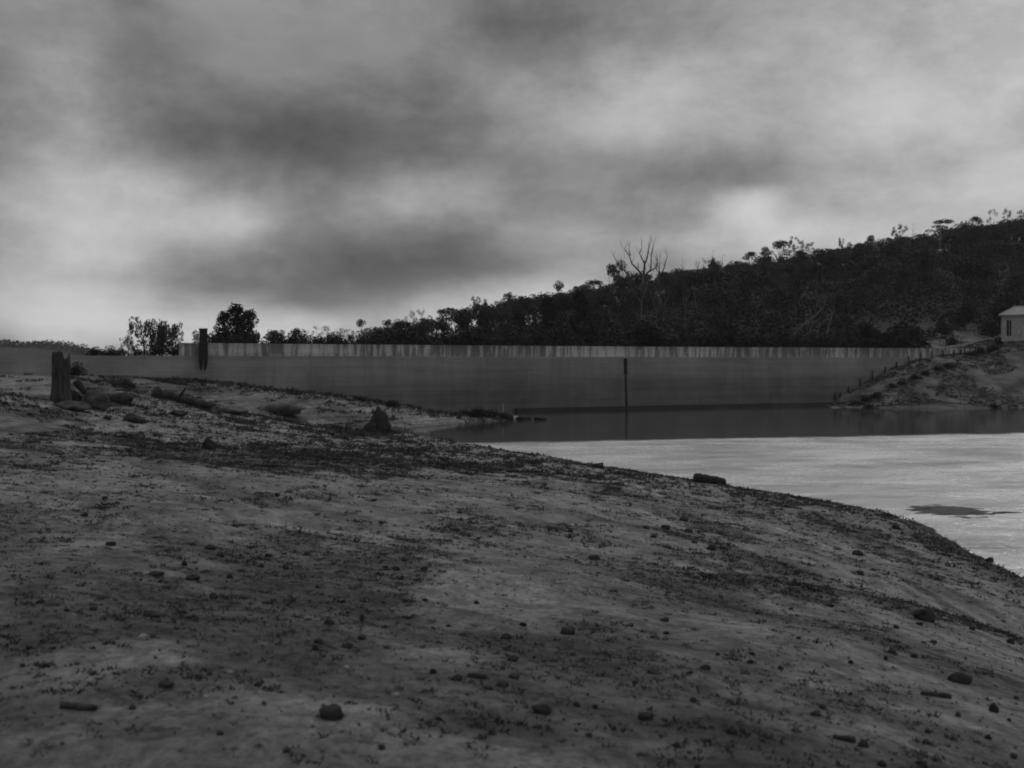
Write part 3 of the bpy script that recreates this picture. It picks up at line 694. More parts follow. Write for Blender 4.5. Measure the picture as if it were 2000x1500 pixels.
TZ = ([700, 760, 850, 930, 1000, 1050, 1130, 1180, 1230, 1300, 1430, 1600, 1700, 1800, 1900, 2000, 2100], [652, 634, 612, 592, 582, 574, 562, 555, 538, 527, 513, 487, 468, 453, 437, 424, 412])
for row in (0, 1):             # two rows of crowns make the skyline
    px = 700. + 9 * row
    while px < 2090:
        Yd = float(np.interp(px, [700, 1000, 1400, 2100], [164, 205, 250, 288])) + rt.uniform(-4, 4) - 11 * row; x = (px - 1000) / FPX * Yd
        top = EYE + (HZ - np.interp(px, *TZ) - rt.uniform(-7, 7) - 15 * row) / FPX * Yd; z = float(zh(x, Yd)); h_ = min(max(4, top - z), 13)
        plant(rt.choices(['bushy', 'gum', 'sparse', 'willow'], [7, 2.2, .6, 1.6])[0] if not row else 'bushy', 'forest_tree', x, Yd, top - h_, h_, rt.uniform(30, 54) / FPX * Yd, ('dark crown in the unbroken row that makes the skyline of the wood', 'dark crown just under the skyline row of the wood')[row], 'tree', 'gum trees of the wooded slope')
        px += rt.uniform(16, 27)
# the wood on the slope
taken = []; count = 0; tries = 0
while count < 105 and tries < 20000:
    tries += 1
    Yd = rt.uniform(158, 286); px = rt.uniform(715, 2080); x = (px - 1000) / FPX * Yd
    if Yd < dam(x) + 12: continue
    if 60 < x < 100 and Yd < 186: continue
    if px < 1150 and Yd > 158 + (px - 700) * .16: continue
    if any((x - a) ** 2 + (Yd - b_) ** 2 < 36 for a, b_ in taken): continue
    z = float(zh(x, Yd)); h_ = rt.uniform(7.5, 12)
    # keep the tops under the skyline
    tz = np.interp(px, *TZ) + 4
    h_ = min(h_, EYE + (HZ - tz) / FPX * Yd - z)
    if h_ < 3.5: continue
    taken.append((x, Yd)); count += 1
    kind = rt.choices(['bushy', 'gum', 'column', 'sparse'], [6, 3, .6, .6])[0]
    plant(kind, 'forest_tree', x, Yd, z, h_, None, 'dark gum tree crowded into the wood on the slope behind the dam', 'tree', 'gum trees of the wooded slope')
for i in range(44):          # bushes along the foot of the wood
    px = 528 + i * 29 + rt.uniform(-8, 8); Yd = dam(damx(min(px, 1900))) + rt.uniform(5, 10); x = (px - 1000) / FPX * Yd
    if px > 1800: continue
    plant('shrub', 'bush', x, Yd, float(zh(x, Yd)), rt.uniform(2.6, 5.2) if px > 720 else rt.uniform(2.6, 3.9), rt.uniform(4.5, 6.5) if px > 720 else rt.uniform(2.6, 3.6), 'dark bush in the hedge-like row just behind the dam parapet', 'bush', 'bushes behind the parapet')
for px, ty, w_, Yd, lab in ((1772, 622, 72, 160, 'big round dark bush behind the right end of the dam'), (1688, 628, 60, 158, 'round dark bush left of the biggest round bush'), (1888, 588, 48, 176, 'round grey bush up the slope left of the shed'), (1838, 625, 44, 168, 'dark bush between the big round bush and the shed'),
                            (1960, 572, 74, 180, 'wide pale-topped bush directly above the shed roof'), (1862, 655, 30, 160, 'small bush below the pale path left of the shed'), (1930, 615, 34, 172, 'dark bush beside the left gable of the shed')):
    sky_tree(px, ty, w_, 'shrub', Yd, 'bush', lab, 'bush')
# bushes on the low left end of the dam
for px, ty, w_, lab in ((188, 676, 34, 'low spreading bush at the far left end of the dam crest'), (214, 674, 34, 'low bush second from the left on the dam crest'), (236, 678, 26, 'low bush under the thin tree on the dam crest'), (270, 681, 34, 'scraggy low bush below the left tree clump'), (305, 676, 40, 'wide low bush below the middle of the left tree clump'), (334, 676, 34, 'low bush just left of where the parapet begins'), (352, 668, 30, 'taller bush hiding the left end of the parapet')):
    x = damx(px); y = dam(x) + 2.5; top = EYE + (HZ - ty) / FPX * y
    plant('shrub', 'bush', (px - 1000) / FPX * y, y, 6.3, max(.8, top - 6.3), w_ / FPX * y, lab, 'bush')
tx0, ty0 = damx(517), dam(damx(517)) + 6
V, F = [], []; tube(V, F, [(0, 0, 0), (.03, 0, EYE + (HZ - 651) / FPX * ty0 - 6.3)], [.07, .05], 6)
o = obj('pole', mesh('pole', V, F, woodK)); o.location = (tx0, ty0, 6.3); tag(o, 'thin bare pole in the gap right of the tall dark clump', 'pole')

LD, LS = 1.0, 1.0
# scrub under the trees: nobody could count it
V, F = [], []; rs = random.Random(9)
n = 0
while n < 21000:
    Yd = rs.uniform(146, 292); px = rs.uniform(690, 2120); x = (px - 1000) / FPX * Yd
    if Yd < dam(x) + 4: continue
    if 60 < x < 84 and Yd < 180 and rs.random() < .85: continue
    if px < 1150 and Yd > 158 + (px - 690) * .2: continue
    c = (x, Yd, float(zh(x, Yd)) + .5); leaves(V, F, c, rs.uniform(.5, 1.1), 4, .55, rs, .9, .1); n += 1
tag(obj('undergrowth', mesh('undergrowth', V, F, scrubM)), 'dark scrub covering the slope under the trees', 'undergrowth', kind='stuff')
# far treeline on the left horizon
V, F = [], []
for i in range(2600):
    x = rs.uniform(-640, -335); y = rs.uniform(860, 900); leaves(V, F, (x, y, float(zh(x, y)) + rs.uniform(0, 4)), 2.6, 3, 2.2, rs, .9)
tag(obj('far_woodland', mesh('far_woodland', V, F, leafM)), 'hazy distant wood on the left horizon', 'woodland', kind='stuff')

# ------------------------------------------------------------------ shed on the right bank
wallM = material('weathered_pale_boards', .24, .36, 3, .9, (1, 1, .4), .01)
roofM = material('grey_iron_roof', .16, .25, 2, .7, bump=.01)
darkM = material('dark_opening', .012, .02, 2, .9)
frameM = material('door_frame_paint', .25, .35, 3, .8)
sX, sY = (1957 - 1000) / FPX * 148, 148.0; bz = pz(660, 148); ez = pz(617, 148); wW, wD = 7.4, 5.0
shed = empty('shed', (sX, sY, bz), R(-24)); tag(shed, 'small pale shed with hipped iron roof on the right bank above the water', 'shed')
H = ez - bz
ox0, ox1, oz0, oz1 = .62, 1.22, .28, 2.55     # door opening in the front wall
V, F = [], []
box(V, F, 0, ox0, 0, .15, -1.2, H); box(V, F, ox1, wW, 0, .15, -1.2, H)
box(V, F, ox0, ox1, 0, .15, oz1, H); box(V, F, ox0, ox1, 0, .15, -1.2, oz0)
box(V, F, 0, .15, .15, wD, -1.2, H); box(V, F, wW - .15, wW, .15, wD, -1.2, H); box(V, F, .15, wW - .15, wD - .15, wD, -1.2, H)
obj('wall', mesh('wall', V, F, wallM), shed)
V, F = [], []; o_ = .42; rh = pz(599, 150) - ez
A0 = [(-o_, -o_, H), (wW + o_, -o_, H), (wW + o_, wD + o_, H), (-o_, wD + o_, H)]
V = A0 + [(x, y, z + .14) for x, y, z in A0] + [(1.75, wD / 2, H + rh), (wW - 1.75, wD / 2, H + rh)]
F = [(0, 3, 2, 1), (0, 1, 5, 4), (1, 2, 6, 5), (2, 3, 7, 6), (3, 0, 4, 7), (4, 5, 9, 8), (5, 6, 9), (6, 7, 8, 9), (7, 4, 8)]
rf = obj('roof', mesh('roof', V, F, roofM), shed)
V, F = [], []; tube(V, F, [(1.75, wD / 2, H + rh - .05), (1.75, wD / 2, H + rh + .32)], [.04, .02], 6); obj('finial', mesh('finial', V, F, wallM), rf)
for a_, c_ in ((4, 8), (5, 9), (8, 9)):
    q = [Vector(v) for v in A0 + [(x, y, z + .14) for x, y, z in A0] + [(1.75, wD / 2, H + rh), (wW - 1.75, wD / 2, H + rh)]]
    V, F = [], []; tube(V, F, [q[a_] + Vector((0, 0, .03)), q[c_] + Vector((0, 0, .03))], [.06, .06], 6); obj('ridge_cap', mesh('ridge_cap', V, F, wallM), rf)
V, F = [], []; box(V, F, ox0, ox1, .09, .13, oz0, oz1); dr = obj('door', mesh('door', V, F, darkM), shed)
V, F = [], []; box(V, F, ox0 - .08, ox0, -.03, .06, oz0, oz1); box(V, F, ox1, ox1 + .08, -.03, .06, oz0, oz1); box(V, F, ox0 - .08, ox1 + .08, -.03, .06, oz1, oz1 + .09); box(V, F, .92, .99, -.02, .07, oz0, oz1)
obj('door_frame', mesh('door_frame', V, F, frameM), dr)
V, F = [], []; box(V, F, 4.3, 5.2, -.03, -.005, 1.0, 2.1); wn = obj('window', mesh('window', V, F, darkM), shed)
V, F = [], []; box(V, F, 4.22, 4.3, -.06, -.003, .92, 2.18); box(V, F, 5.2, 5.28, -.06, -.003, .92, 2.18); box(V, F, 4.3, 5.2, -.06, -.003, 2.1, 2.18); box(V, F, 4.3, 5.2, -.06, -.003, .92, 1.0)
obj('window_frame', mesh('window_frame', V, F, frameM), wn)

# fence posts climbing the right bank
PO = [(1631, 793, 14), (1641, 794, 11), (1657, 778, 9), (1680, 774, 17), (1704, 767, 19), (1729, 753, 12), (1751, 744, 12), (1775, 738, 15), (1797, 726, 13), (1820, 719, 14), (1842, 709, 12), (1863, 709, 10), (1877, 709, 10), (1884, 691, 12), (1905, 687, 13), (1930, 689, 12), (1944, 668, 8), (1958, 667, 12), (1973, 665, 12), (1987, 666, 12), (1998, 667, 12)]
PL = {0: 'short dark post at the water edge, first of the row climbing the right bank', 3: 'thick dark post among the dark weeds low on the right bank', 4: 'tallest post of the row climbing the right bank', 13: 'dark post where the right bank meets the top of the dam'}
for i, (px, py, hp) in enumerate(PO):
    c = hitb(px, py)
    if i < 15:               # the row runs along the crest of the bank
        ys_ = np.arange(128, 152, .15); xs_ = (px - 1000) / FPX * ys_; zq = zb(xs_, ys_); el = np.where(ys_ < dam(xs_) - .8, (zq - EYE) / ys_, -9); kq = int(np.argmax(el)); c = Vector((xs_[kq], ys_[kq], float(zq[kq])))
    V, F = [], []; r_ = random.Random(i); hh = hp / FPX * c.y; q = .085 + r_.random() * .04
    V, F = [], []; tube(V, F, [(0, 0, -.4), (.01, 0, hh * .5), (r_.uniform(-.07, .07), r_.uniform(-.05, .05), hh)], [q * 1.15, q, q * .9], 7, wob=.2, seed=i)
    o = obj('fence_post', mesh('fence_post', V, F, woodK)); o.location = c
    if i in PL: tag(o, PL[i], 'post', 'fence posts on the right bank')
    else:
        ords = ['first', 'second', 'third', 'fourth', 'fifth', 'sixth', 'seventh', 'eighth', 'ninth', 'tenth', 'eleventh', 'twelfth', 'thirteenth', 'fourteenth', 'fifteenth', 'sixteenth']
        lab = ('thin dark fence post in front of the shed, %s of five from the left' % ords[i - 16]) if i >= 16 else ('dark wooden fence post, %s from the water in the row up the right bank' % ords[i])
        tag(o, lab, 'post', 'fence posts on the right bank')

for px, py, w_, h_ in ((1672, 790, 22, 10), (1690, 782, 26, 14), (1712, 776, 26, 12), (1741, 757, 22, 11), (1762, 749, 24, 10), (1788, 740, 26, 12), (1808, 731, 22, 10), (1832, 722, 24, 10), (1852, 716, 24, 9), (1896, 694, 24, 11), (1915, 690, 28, 14), (1938, 684, 30, 13), (1950, 672, 22, 9), (1700, 797, 30, 9), (1940, 796, 26, 9)):
    c = hitb(px, py); plant('shrub', 'shrub', c.x, c.y, c.z - .5 * h_ / FPX * c.y, 1.4 * h_ / FPX * c.y, w_ / FPX * c.y, 'low dark scrub bush beside the fence posts on the right bank', 'shrub', 'scrub along the fence on the right bank')

# ------------------------------------------------------------------ stones, stumps and driftwood
import bmesh
def rockmesh(seed, w, d, h, mat, ang=.25, sub=3, peak=0.):
    bm = bmesh.new(); bmesh.ops.create_icosphere(bm, subdivisions=sub, radius=1)
    off = Vector((seed * 3.7, seed * 1.3, seed * 2.1)); r_ = random.Random(seed)
    planes = [(Vector((r_.uniform(-1, 1), r_.uniform(-1, 1), r_.uniform(-.3, 1))).normalized(), r_.uniform(.62, .88)) for _ in range(7)]
    for v in bm.verts:
        p = v.co.copy()
        for nn, dd in planes:
            q = p.dot(nn)
            if q > dd: p -= nn * (q - dd) * .9
        p *= 1 + ang * mnoise.noise(p * 1.4 + off) + ang * .4 * mnoise.noise(p * 4 + off)
        if peak: p.x *= 1 - peak * max(0, p.z); p.y *= 1 - peak * max(0, p.z)
        v.co = Vector((p.x * w / 2 / .85, p.y * d / 2 / .85, p.z * h * .66 + h * .34))
    me = bpy.data.meshes.new('stone'); bm.to_mesh(me); bm.free(); me.materials.append(mat)
    if sub > 2: me.polygons.foreach_set('use_smooth', [True] * len(me.polygons))
    return me
def rock(px, py, wpx, hpx, label, mat=rockM, name='stone', cat='stone', group=None, Yd=None, seed=None, peak=0., ang=.25, deep=.8, rz=0, tilt=0):
    c = hit(px, py) if Yd is None else Vector(at(px, Yd, py=py))
    w, h_ = wpx / FPX * c.y, hpx / FPX * c.y
    o = obj(name, rockmesh(seed if seed is not None else int(px * 7 + py), w, w * deep, h_, mat, ang, peak=peak)); o.location = c; o.rotation_euler = (0, tilt, rz)
    return tag(o, label, cat, group)
rock(187, 799, 50, 36, 'large grey rounded boulder behind the leaning black log on the left', rockG, 'boulder', 'boulder')
rock(134, 786, 52, 24, 'dark hollow-sided boulder between the stump and the leaning log', rockM, 'boulder', 'boulder')
rock(140, 800, 66, 15, 'flat grey slab of rock at the left edge of the bank', rockG, 'boulder', 'boulder')
rock(240, 757, 38, 22, 'dark angular rock on the bank just below the dam on the left', rockM, 'boulder', 'rock', ang=.4)
rock(242, 789, 40, 22, 'dark rounded rock right of the large grey boulder', rockM, 'boulder', 'rock')
rock(261, 825, 42, 17, 'black dome-shaped rock alone on the pale mud on the left', rockM, 'boulder', 'rock')
rock(407, 878, 28, 22, 'small black pointed rock on the dark weedy ground left of centre', rockM, 'boulder', 'rock', peak=.3, ang=.5)
rock(741, 846, 40, 44, 'largest dark pointed rock standing at the head of the inlet', rockM, 'boulder', 'rock', peak=.3, ang=.55)
rock(768, 847, 30, 15, 'brownish low rock leaning on the right of the pointed rock', rockG, 'boulder', 'rock')
earthM = material('bare_earth', .07, .13, 2, .95, bump=.05, bscale=6)
rock(545, 806, 92, 25, 'wide earth-coloured mound with a steep right side', earthM, 'mound', 'mound', ang=.35)
rock(452, 806, 52, 14, 'low earthy hump between the long dark log and the wide mound', earthM, 'mound', 'mound')
rock(210, 1060 - 240, 14, 7, 'tiny stone left of the black dome-shaped rock', rockM)
rock(790, 790, 22, 13, 'dark stone at the top edge of the spit', rockM, 'boulder', 'rock')
rock(992, 822, 26, 22, 'dark rounded rock at the end of the spit', rockM, 'boulder', 'rock', Yd=104)
rock(1023, 820, 26, 9, 'low dark rock awash just off the spit', rockM, 'boulder', 'rock', Yd=104.5)
rock(1056, 820, 22, 8, 'outermost low dark rock awash off the spit', rockM, 'boulder', 'rock', Yd=104.5)
rock(1166, 914, 32, 12, 'dark ledge-like rock on the near waterline', rockM, 'boulder', 'rock')
rock(346, 811, 30, 12, 'low dark rock below the long dark log', rockM)

ST2 = [(1804, 1212, 36, 24, 'large dark lumpy stone on the pale mud at right'), (1872, 1333, 40, 22, 'broad flat-topped dark stone at lower right'), (1940, 1391, 18, 18, 'pointed dark stone near the lower right edge'),
 (1687, 1462, 20, 14, 'dark stone at the end of a thin stick at lower right'), (1676, 1085, 20, 11, 'squarish dark stone on the pale mud below the right shore'), (1389, 1074, 18, 12, 'dark slanting stone above the middle dark weed patch'),
 (1161, 1094, 20, 11, 'solitary dark stone on the mud right of centre'), (1108, 1238, 28, 17, 'dark stone in a weed patch at the centre of the bank'), (1301, 1034, 17, 9, 'black stone below the near shore, right of a paler one'),
 (1336, 1016, 18, 8, 'flat dark stone nearest below the shore log'), (1750, 1034, 14, 9, 'dark stone in the weeds at the bend of the shore'), (1933, 1098, 13, 11, 'dark stone among the reeds at the right waterline'),
 (646, 1408, 42, 28, 'biggest dark weedy lump at lower left of centre'), (1058, 1394, 32, 18, 'dark lump with a small one at its right, bottom centre'), (1263, 1408, 30, 16, 'dark cluster-like stone at bottom right of centre'), (1975, 1257, 15, 10, 'dark stone close to the right edge beside a dark stick')]
for px, py, w_, h_, lab in ST2: rock(px, py, w_, h_, lab)
SM = [(1262,1033,12,7),(1276,1050,12,7),(1114,1040,10,8),(1345,1040,14,8),(1557,1120,12,8),(1872,1083,7,7),(1742,1276,17,10),(1786,1285,13,9),(1730,1290,8,9),(1750,1228,11,8),(1377,1308,19,10),(1354,1372,12,9),(1430,1435,18,14),(1450,1431,12,9),(1607,1384,13,7),(1594,1399,20,9),(1809,1452,17,9),(1812,1434,10,9),(1930,1445,12,9),(1979,1484,12,10),(1800,1495,19,11),(1722,1497,16,13),(1005,1325,19,9),(893,1331,20,13),(847,1318,14,11),(952,1350,20,8),(980,1342,24,10),(1163,1385,10,9),(1127,1382,13,9),(745,1468,12,9),(960,1440,14,10),(790,1097,10,7),(707,1249,15,10),(707,1212,8,12),(504,1341,15,9),(324,1345,26,11),(542,970,9,9),(410,1073,19,10),(376,1134,24,11),(304,1126,30,9),(448,1130,12,10),(430,1088,15,9),(216,1066,17,9),(296,1206,28,12),(558,1113,11,9),(510,1108,11,8),(360,1106,10,10),(616,1272,11,11),(1662,1298,9,8),(1525,1310,10,8),(1470,1280,10,7),(1240,1335,10,7),(1320,1460,14,9),(1150,1440,12,8),(560,1470,14,9),(430,1440,12,8),(260,1390,14,9),(1870,1400,10,8),(1900,1230,9,7),(1560,1250,10,7),(1480,1200,9,6),(830,1175,9,7),(930,1180,10,7),(620,1150,9,7)]
for px, py, w_, h_ in SM: rock(px, py, w_, h_, 'small dark stone lying loose on the mud of the near bank', group='small stones scattered on the near bank', deep=.9)
for px, py, w_, h_, lab in [(360,1040,15,8,'little pale stone highest on the left half of the bank'),(278,1249,24,11,'flat pale stone lowest-left among the weeds'),(678,1307,13,8,'little pale stone left of the weedy hollow at lower centre'),(448,1317,13,8,'little pale stone among weeds, right of the flat pale one'),(402,1367,12,7,'smallest pale stone near the lower left'),(772,1363,16,10,'round pale stone on bare mud left of bottom centre'),(770,1438,20,12,'pale stone nearest the bottom edge, among dark weeds'),(1090,1140,12,5,'small pale stone on the mud right of centre')]:
    rock(px, py, w_, h_, lab, mat=rockL, group='pale stones on the near bank')
# many loose small stones, copies of a few shapes
protos = [rockmesh(900 + i, 1, .8, .55, rockM, .35, 2) for i in range(6)]
r_ = random.Random(77); k = 0
while k < 110:
    y = 6.5 + 38 * r_.random() ** 1.7; x = r_.uniform(-.47, .5) * y
    z = z1(x, y)
    if z < .1 or r_.random() > .35 + .65 * float(weed(x, y)): continue
    s_ = r_.choice((.02, .028, .035, .05)) * (1 + y / 14)
    o = obj('stone', protos[k % 6]); o.location = (x, y, z); o.scale = (s_, s_, s_ * r_.uniform(.7, 1.1)); o.rotation_euler = (0, 0, r_.uniform(0, 6.28))
    tag(o, 'small dark stone lying loose on the mud of the near bank', 'stone', 'small stones scattered on the near bank'); k += 1

def log(p0, p1, r0, r1, label, mat=woodK, name='log', cat='log', seed=1, n=9, bend=.05, stubs=0):
    p0, p1 = Vector(p0), Vector(p1); V, F = [], []; rr = random.Random(seed); ln = (p1 - p0).length
    pts = []; rad = []
    for i in range(n):
        t = i / (n - 1); pts.append((p1 - p0) * t + Vector((rr.uniform(-1, 1), rr.uniform(-1, 1), rr.uniform(-.5, .5))) * bend * ln * .3); rad.append((r0 + (r1 - r0) * t) * rr.uniform(.88, 1.12))
    tube(V, F, pts, rad, 10, wob=.14, seed=seed)
    for k in range(stubs):
        t = rr.uniform(.3, .9); q = (p1 - p0) * t; tube(V, F, [q, q + Vector((rr.uniform(-.4, .4), rr.uniform(-.4, .1), rr.uniform(.2, .5))) * r0 * 4], [r0 * .35, r0 * .12], 6)
    o = obj(name, mesh(name, V, F, mat, True)); o.location = p0; return tag(o, label, cat)
def on(px, py, up=0): c = hit(px, py); c.z += up; return c
a = on(1358, 942, .2); c = on(1414, 948, .16); log(a, c, .25, .2, 'short thick black log lying on the waterline of the near bank', seed=4, bend=.02)
a = on(300, 776, .2); c = on(408, 800, .2); log(a, c, .42, .28, 'long dark log sloping down to the right on the left bank', seed=5, bend=.16, stubs=3)
a = on(500, 912, .03); c = on(546, 914, .03); log(a, c, .05, .07, 'flat dark piece of driftwood on the dark weedy ground', name='driftwood', cat='driftwood', seed=6)
a = on(1800, 1358, .01); c = on(1856, 1366, .01); log(a, c, .022, .026, 'thick straight dark stick left of the lower right edge', name='stick', cat='stick', seed=7, bend=.04)
a = on(120, 1388, .012); c = on(188, 1392, .012); log(a, c, .016, .014, 'dark stick lying flat at the lower left edge', name='stick', cat='stick', seed=8, bend=.04, mat=woodW)
a = on(1628, 1444, .01); c = on(1668, 1452, .01); log(a, c, .012, .02, 'dark short stick pointing at a stone at the bottom right', name='stick', cat='stick', seed=9)
a = on(914 , 1323, .01); c = on(950, 1327, .01); log(a, c, .015, .02, 'thin dark stick beside stones at bottom centre', name='stick', cat='stick', seed=10)
# leaning black log and the big stump at the left edge
c = on(188, 798, .12); log(Vector(at(148, c.y - .3, py=744)), c, .2, .16, 'black log leaning against the large grey boulder', seed=11, bend=.04)
a = on(176, 798, .1); log(a, a + Vector((.42, -.1, -.05)), .15, .12, 'black butt of wood at the foot of the leaning log', name='driftwood', cat='driftwood', seed=12)
def stump(px0, px1, ty, by, Yd, label, mat, seed):
    w = (px1 - px0) / FPX * Yd / 2; cx = (px0 + px1) / 2; b0 = Vector(at(cx, Yd, py=by)); h_ = (by - ty) / FPX * Yd
    V, F = [], []; n = 20; rr = random.Random(seed); lob = [rr.uniform(.82, 1.15) for _ in range(n)]; tops = [rr.uniform(.82, 1.02) for _ in range(n)]
    for i in range(9):
        t = i / 8
        for k in range(n):
            an = 6.283 * k / n; r_ = w * lob[k] * (1.25 - .3 * min(1, t * 2.5)) * (1 - .06 * t); zz_ = -.4 + (h_ * tops[k] + .4) * t; V.append((math.cos(an) * r_, math.sin(an) * r_, zz_))
    for i in range(8):
        for k in range(n): q = i * n + k; p = i * n + (k + 1) % n; F.append((q, p, p + n, q + n))
    cidx = len(V)
    for k in range(n): an = 6.283 * k / n; V.append((math.cos(an) * w * .55, math.sin(an) * w * .55, h_ * .72))
    for k in range(n): q = 8 * n + k; p = 8 * n + (k + 1) % n; F.append((q, p, cidx + (k + 1) % n, cidx + k))
    F.append(tuple(cidx + k for k in range(n)))
    o = obj('stump', mesh('stump', V, F, mat)); o.location = b0; return tag(o, label, 'stump')
stump(102, 138, 686, 782, 46, 'tall broken stump at the left edge of the bank', woodW, 3)
# slim pale marker stakes by the inlet
for px, py, hp, Yd, lab in ((983, 801, 13, 106, 'little white stake on the rock at the end of the spit'), (837, 846, 12, 84, 'little pale stake at the head of the inlet')):
    V, F = [], []; hh = hp / FPX * Yd; tube(V, F, [(0, 0, -.3), (0, 0, hh * .85), (0, 0, hh)], [.07, .06, .02], 8)
    o = obj('stake', mesh('stake', V, F, material('whitewash', .22, .32, 6, .8))); o.location = at(px, Yd, py=py); tag(o, lab, 'stake')
for px, py, hp in ((664, 846, 14), (676, 846, 18), (560, 768, 12), (571, 767, 11)):
    c = hit(px, py); V, F = [], []; hh = hp / FPX * c.y; tube(V, F, [(0, 0, -.2), (.02, 0, hh * .6), (.05, 0, hh)], [.09, .08, .05], 7, wob=.3, seed=px)
    o = obj('stump', mesh('stump', V, F, woodK)); o.location = c
    tag(o, {664: 'short dark snag, left of a pair near the pointed rock', 676: 'short dark snag, right of a pair near the pointed rock', 560: 'thin dark snag, left of a pair on the skyline of the spit', 571: 'thin dark snag, right of a pair on the skyline of the spit'}[px], 'snag')

# shrubs on the spit and the left bank
for px, py, w_, h_, Yd, lab in ((905, 809, 34, 11, 103, 'low dark shrub at the left of the clump on the spit'), (933, 811, 44, 17, 103, 'tallest dark shrub in the clump on the spit'), (962, 813, 40, 15, 104, 'dark shrub on the spit left of the end rock'), (700, 781, 40, 8, 97, 'low dark shrub on the skyline of the spit'),
                                (770, 788, 36, 8, 98, 'small dark shrub left of the dark stone on the spit'), (152, 728, 36, 24, 60, 'dark shrub right of the tall broken stump'), (118, 792, 34, 16, 44, 'low dark shrub at the foot of the tall broken stump'), (655, 843, 30, 18, 76, 'dark shrub around the short dark snags'), (230, 748, 50, 12, 72, 'low dark shrub above the angular rock')):
    b0 = at(px, Yd, py=py); plant('shrub', 'shrub', b0[0], b0[1], b0[2] - .45 * h_ / FPX * Yd, 1.4 * h_ / FPX * Yd, w_ / FPX * Yd, lab, 'shrub')

# ------------------------------------------------------------------ weeds: low dry tufts, nobody could count them
V, F = [], []; rw = np.random.RandomState(4)
def tuft(x, y, z, s_, rr):
    for _ in range(rr.randint(7, 11)):
        a = rr.uniform(0, 6.28); d = s_ * rr.uniform(.1, 1.1); c = Vector((x + math.cos(a) * d, y + math.sin(a) * d, z - .004))
        b_ = rr.uniform(0, 3.14); u = Vector((math.cos(b_), math.sin(b_), 0)) * s_ * rr.uniform(.08, .2); t = Vector((rr.uniform(-.7, .7), rr.uniform(-.7, .7), rr.uniform(.1, .75))) * s_
        k = len(V); V.extend([c - u, c + u, c + t * .6 + u * 1.2, c + t]); F.append((k, k + 1, k + 2, k + 3))
rr = random.Random(12)
def scatter(n, xa, xb, ya, yb, pw, size, thr=.0, dens=None):
    u = rw.rand(n * 4); y = ya + (yb - ya) * u ** pw; x = xa + (xb - xa) * rw.rand(n * 4)
    ok = (np.abs(x / y) < .56)
    wv = weed(x, y); cl = fbm(x / .45, y / .45, 91, 2); zz_ = zt(x, y)
    ok &= (rw.rand(n * 4) < (wv ** 1.3) * np.clip(cl * 2.4 - .55, 0, 1) + thr) & (zz_ > .06)
    for i in np.nonzero(ok)[0][:n]: tuft(x[i], y[i], zz_[i], size * rr.uniform(.5, 1.4) * (1 + y[i] / 30), rr)
scatter(9000, -9, 9, 3.6, 16, 1.3, .024, .03)
scatter(11000, -16, 16, 14, 42, 1.3, .034, .03)
scatter(10000, -24, 16, 38, 78, 1, .055, .08)
def clumps(n, xa, xb, ya, yb, pw, size):
    u = rw.rand(n); y = ya + (yb - ya) * u ** pw; x = xa + (xb - xa) * rw.rand(n)
    m = np.clip((fbm(x / .8, y / 1.3, 191, 4) - .52) * 7, 0, 1) * .5 + weed(x, y) * .5; z = zt(x, y)
    ok = (np.abs(x / y) < .56) & (z > .08) & (rw.rand(n) < m)
    for i in np.nonzero(ok)[0]:
        s_ = size * rr.uniform(.5, 1.5) * (1 + y[i] / 22)
        for q in range(rr.randint(2, 5)): tuft(x[i] + rr.gauss(0, s_), y[i] + rr.gauss(0, s_ * .7), z[i], s_ * .75, rr)
clumps(6500, -9, 9, 4.0, 16, 1.2, .029)
clumps(8500, -16, 16, 14, 44, 1.2, .042)
clumps(3000, -32, 10, 40, 95, 1, .075)
# reedy fringe on the shore and along the spit
for i in range(3600):
    if rr.random() < .5:
        t = rr.random(); q = 6 + t * (len(SH) - 8); a_, c_ = SH[int(q)], SH[int(q) + 1]; f = q - int(q); p = Vector(shore(a_[0] + (c_[0] - a_[0]) * f, a_[1] + (c_[1] - a_[1]) * f))
        x, y = p.x - abs(rr.gauss(.2, 1.3)) * (1 if q > 12 else .4), p.y - abs(rr.gauss(0, .8))
        if rr.random() < (.5 if q < 12 else .72): continue
    else:
        px = rr.uniform(300, 990); Yb = np.interp(px, [300, 420, 560, 700, 800, 1000], [84, 90, 95, 98, 99, 106]) + rr.gauss(0, 1.6); x, y = (px - 1000) / FPX * Yb, Yb
    z = z1(x, y)
    if z < -.02: continue
    tuft(x, y, max(z, 0), rr.uniform(.04, .11) * (1 + y / 60) * (2.0 if y > 80 and rr.random() < .25 else 1), rr)
tag(obj('weeds', mesh('weeds', V, F, weedM)), 'low dry weeds in dark patches over the mud', 'weeds', kind='stuff')
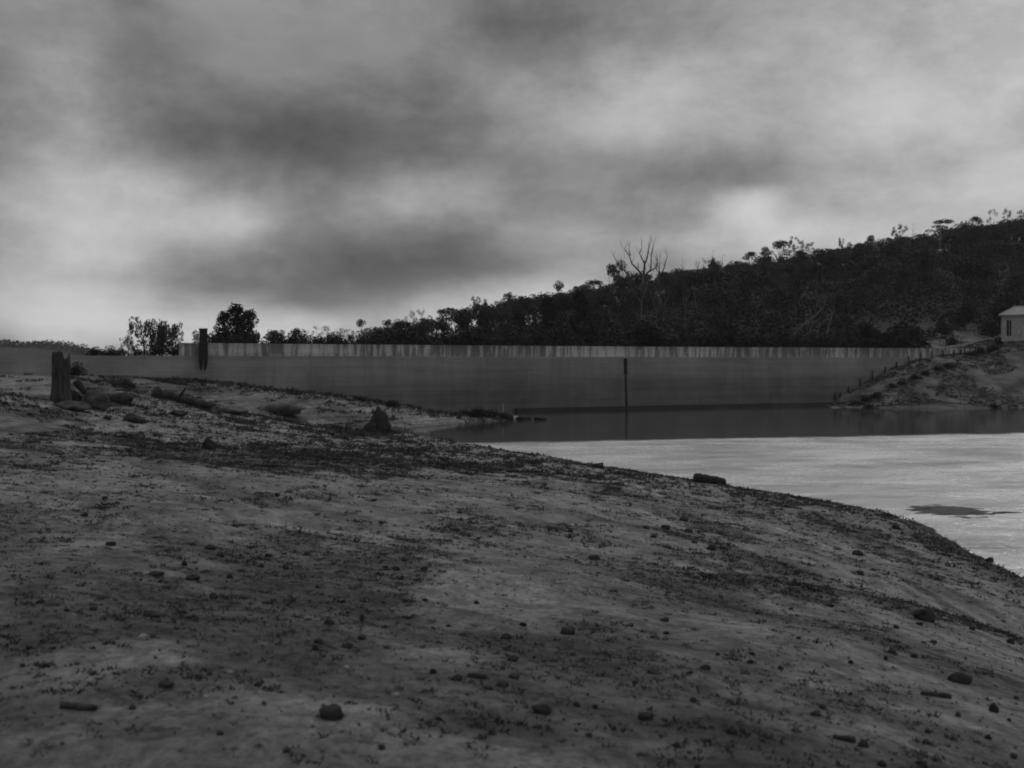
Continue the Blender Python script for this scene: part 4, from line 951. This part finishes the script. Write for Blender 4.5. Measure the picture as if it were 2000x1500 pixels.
# crumbs of dry mud and grit, nobody could count them
V, F = [], []
def clods(n, xa, xb, ya, yb, pw, sz):
    u = rw.rand(n); y = ya + (yb - ya) * u ** pw; x = xa + (xb - xa) * rw.rand(n); cl = fbm(x / 1.1, y / 1.6, 131, 4); wv = weed(x, y); z = zt(x, y)
    ok = (np.abs(x / y) < .56) & (z > .03) & (rw.rand(n) < np.clip((cl - .46) * 5, 0, 1) * .8 + wv * .5 + .06)
    for i in np.nonzero(ok)[0]:
        s_ = sz * rr.uniform(.4, 1.5) * (1 + y[i] / 26); a = rr.uniform(0, 6.28); k = len(V); w = s_ * rr.uniform(.7, 1.5)
        for q in range(4): V.append((x[i] + math.cos(a + q * 1.57) * w * rr.uniform(.7, 1.2), y[i] + math.sin(a + q * 1.57) * s_ * rr.uniform(.7, 1.2), z[i] - .004))
        V.append((x[i] + rr.uniform(-.3, .3) * s_, y[i] + rr.uniform(-.3, .3) * s_, z[i] + s_ * rr.uniform(.5, 1.1)))
        F.extend([(k, k + 1, k + 4), (k + 1, k + 2, k + 4), (k + 2, k + 3, k + 4), (k + 3, k, k + 4)])
clods(13000, -9, 9, 3.6, 16, 1.3, .010); clods(13000, -16, 16, 14, 44, 1.2, .015); clods(5000, -24, 16, 40, 78, 1, .03)
tag(obj('grit', mesh('grit', V, F, material('dark_dry_clods', .02, .085, 1.5, .95))), 'fine dark crumbs of dry mud strewn over the near bank', 'grit', kind='stuff')
# rough grass on the right bank
V, F = [], []
for i in range(15000):
    x = rr.uniform(42, 84); y = rr.uniform(131, 158); 
    z = float(zb(x, y)[0])
    if float(fbm(x / 3.5, y / 2.5, 15, 3)) < .50 - .10 * min(1, max(0, (z - 2.8) / 2)) - (.12 if y > dam(x) - 4.5 else 0): continue
    if z < .05 or y > dam(x) + 5: continue
    tuft(x, y, z, rr.uniform(.12, .32), rr)
tag(obj('bank_grass', mesh('bank_grass', V, F, weedM)), 'rough dark grass tufts on the right bank', 'grass', kind='stuff')

# ------------------------------------------------------------------ thin moist air over the reservoir
hz = bpy.data.materials.new('thin_haze'); hz.use_nodes = True; t_ = hz.node_tree; t_.nodes.clear()
ho = t_.nodes.new('ShaderNodeOutputMaterial'); pv = t_.nodes.new('ShaderNodeVolumePrincipled'); t_.links.new(pv.outputs[0], ho.inputs['Volume'])
pv.inputs['Color'].default_value = (.9, .9, .9, 1); pv.inputs['Density'].default_value = .00016
V, F = [], []; box(V, F, -1700, 1800, -60, 2100, -8, 125)
o = obj('haze', mesh('haze', V, F, hz)); tag(o, 'thin haze softening the far hills', 'haze', kind='stuff')
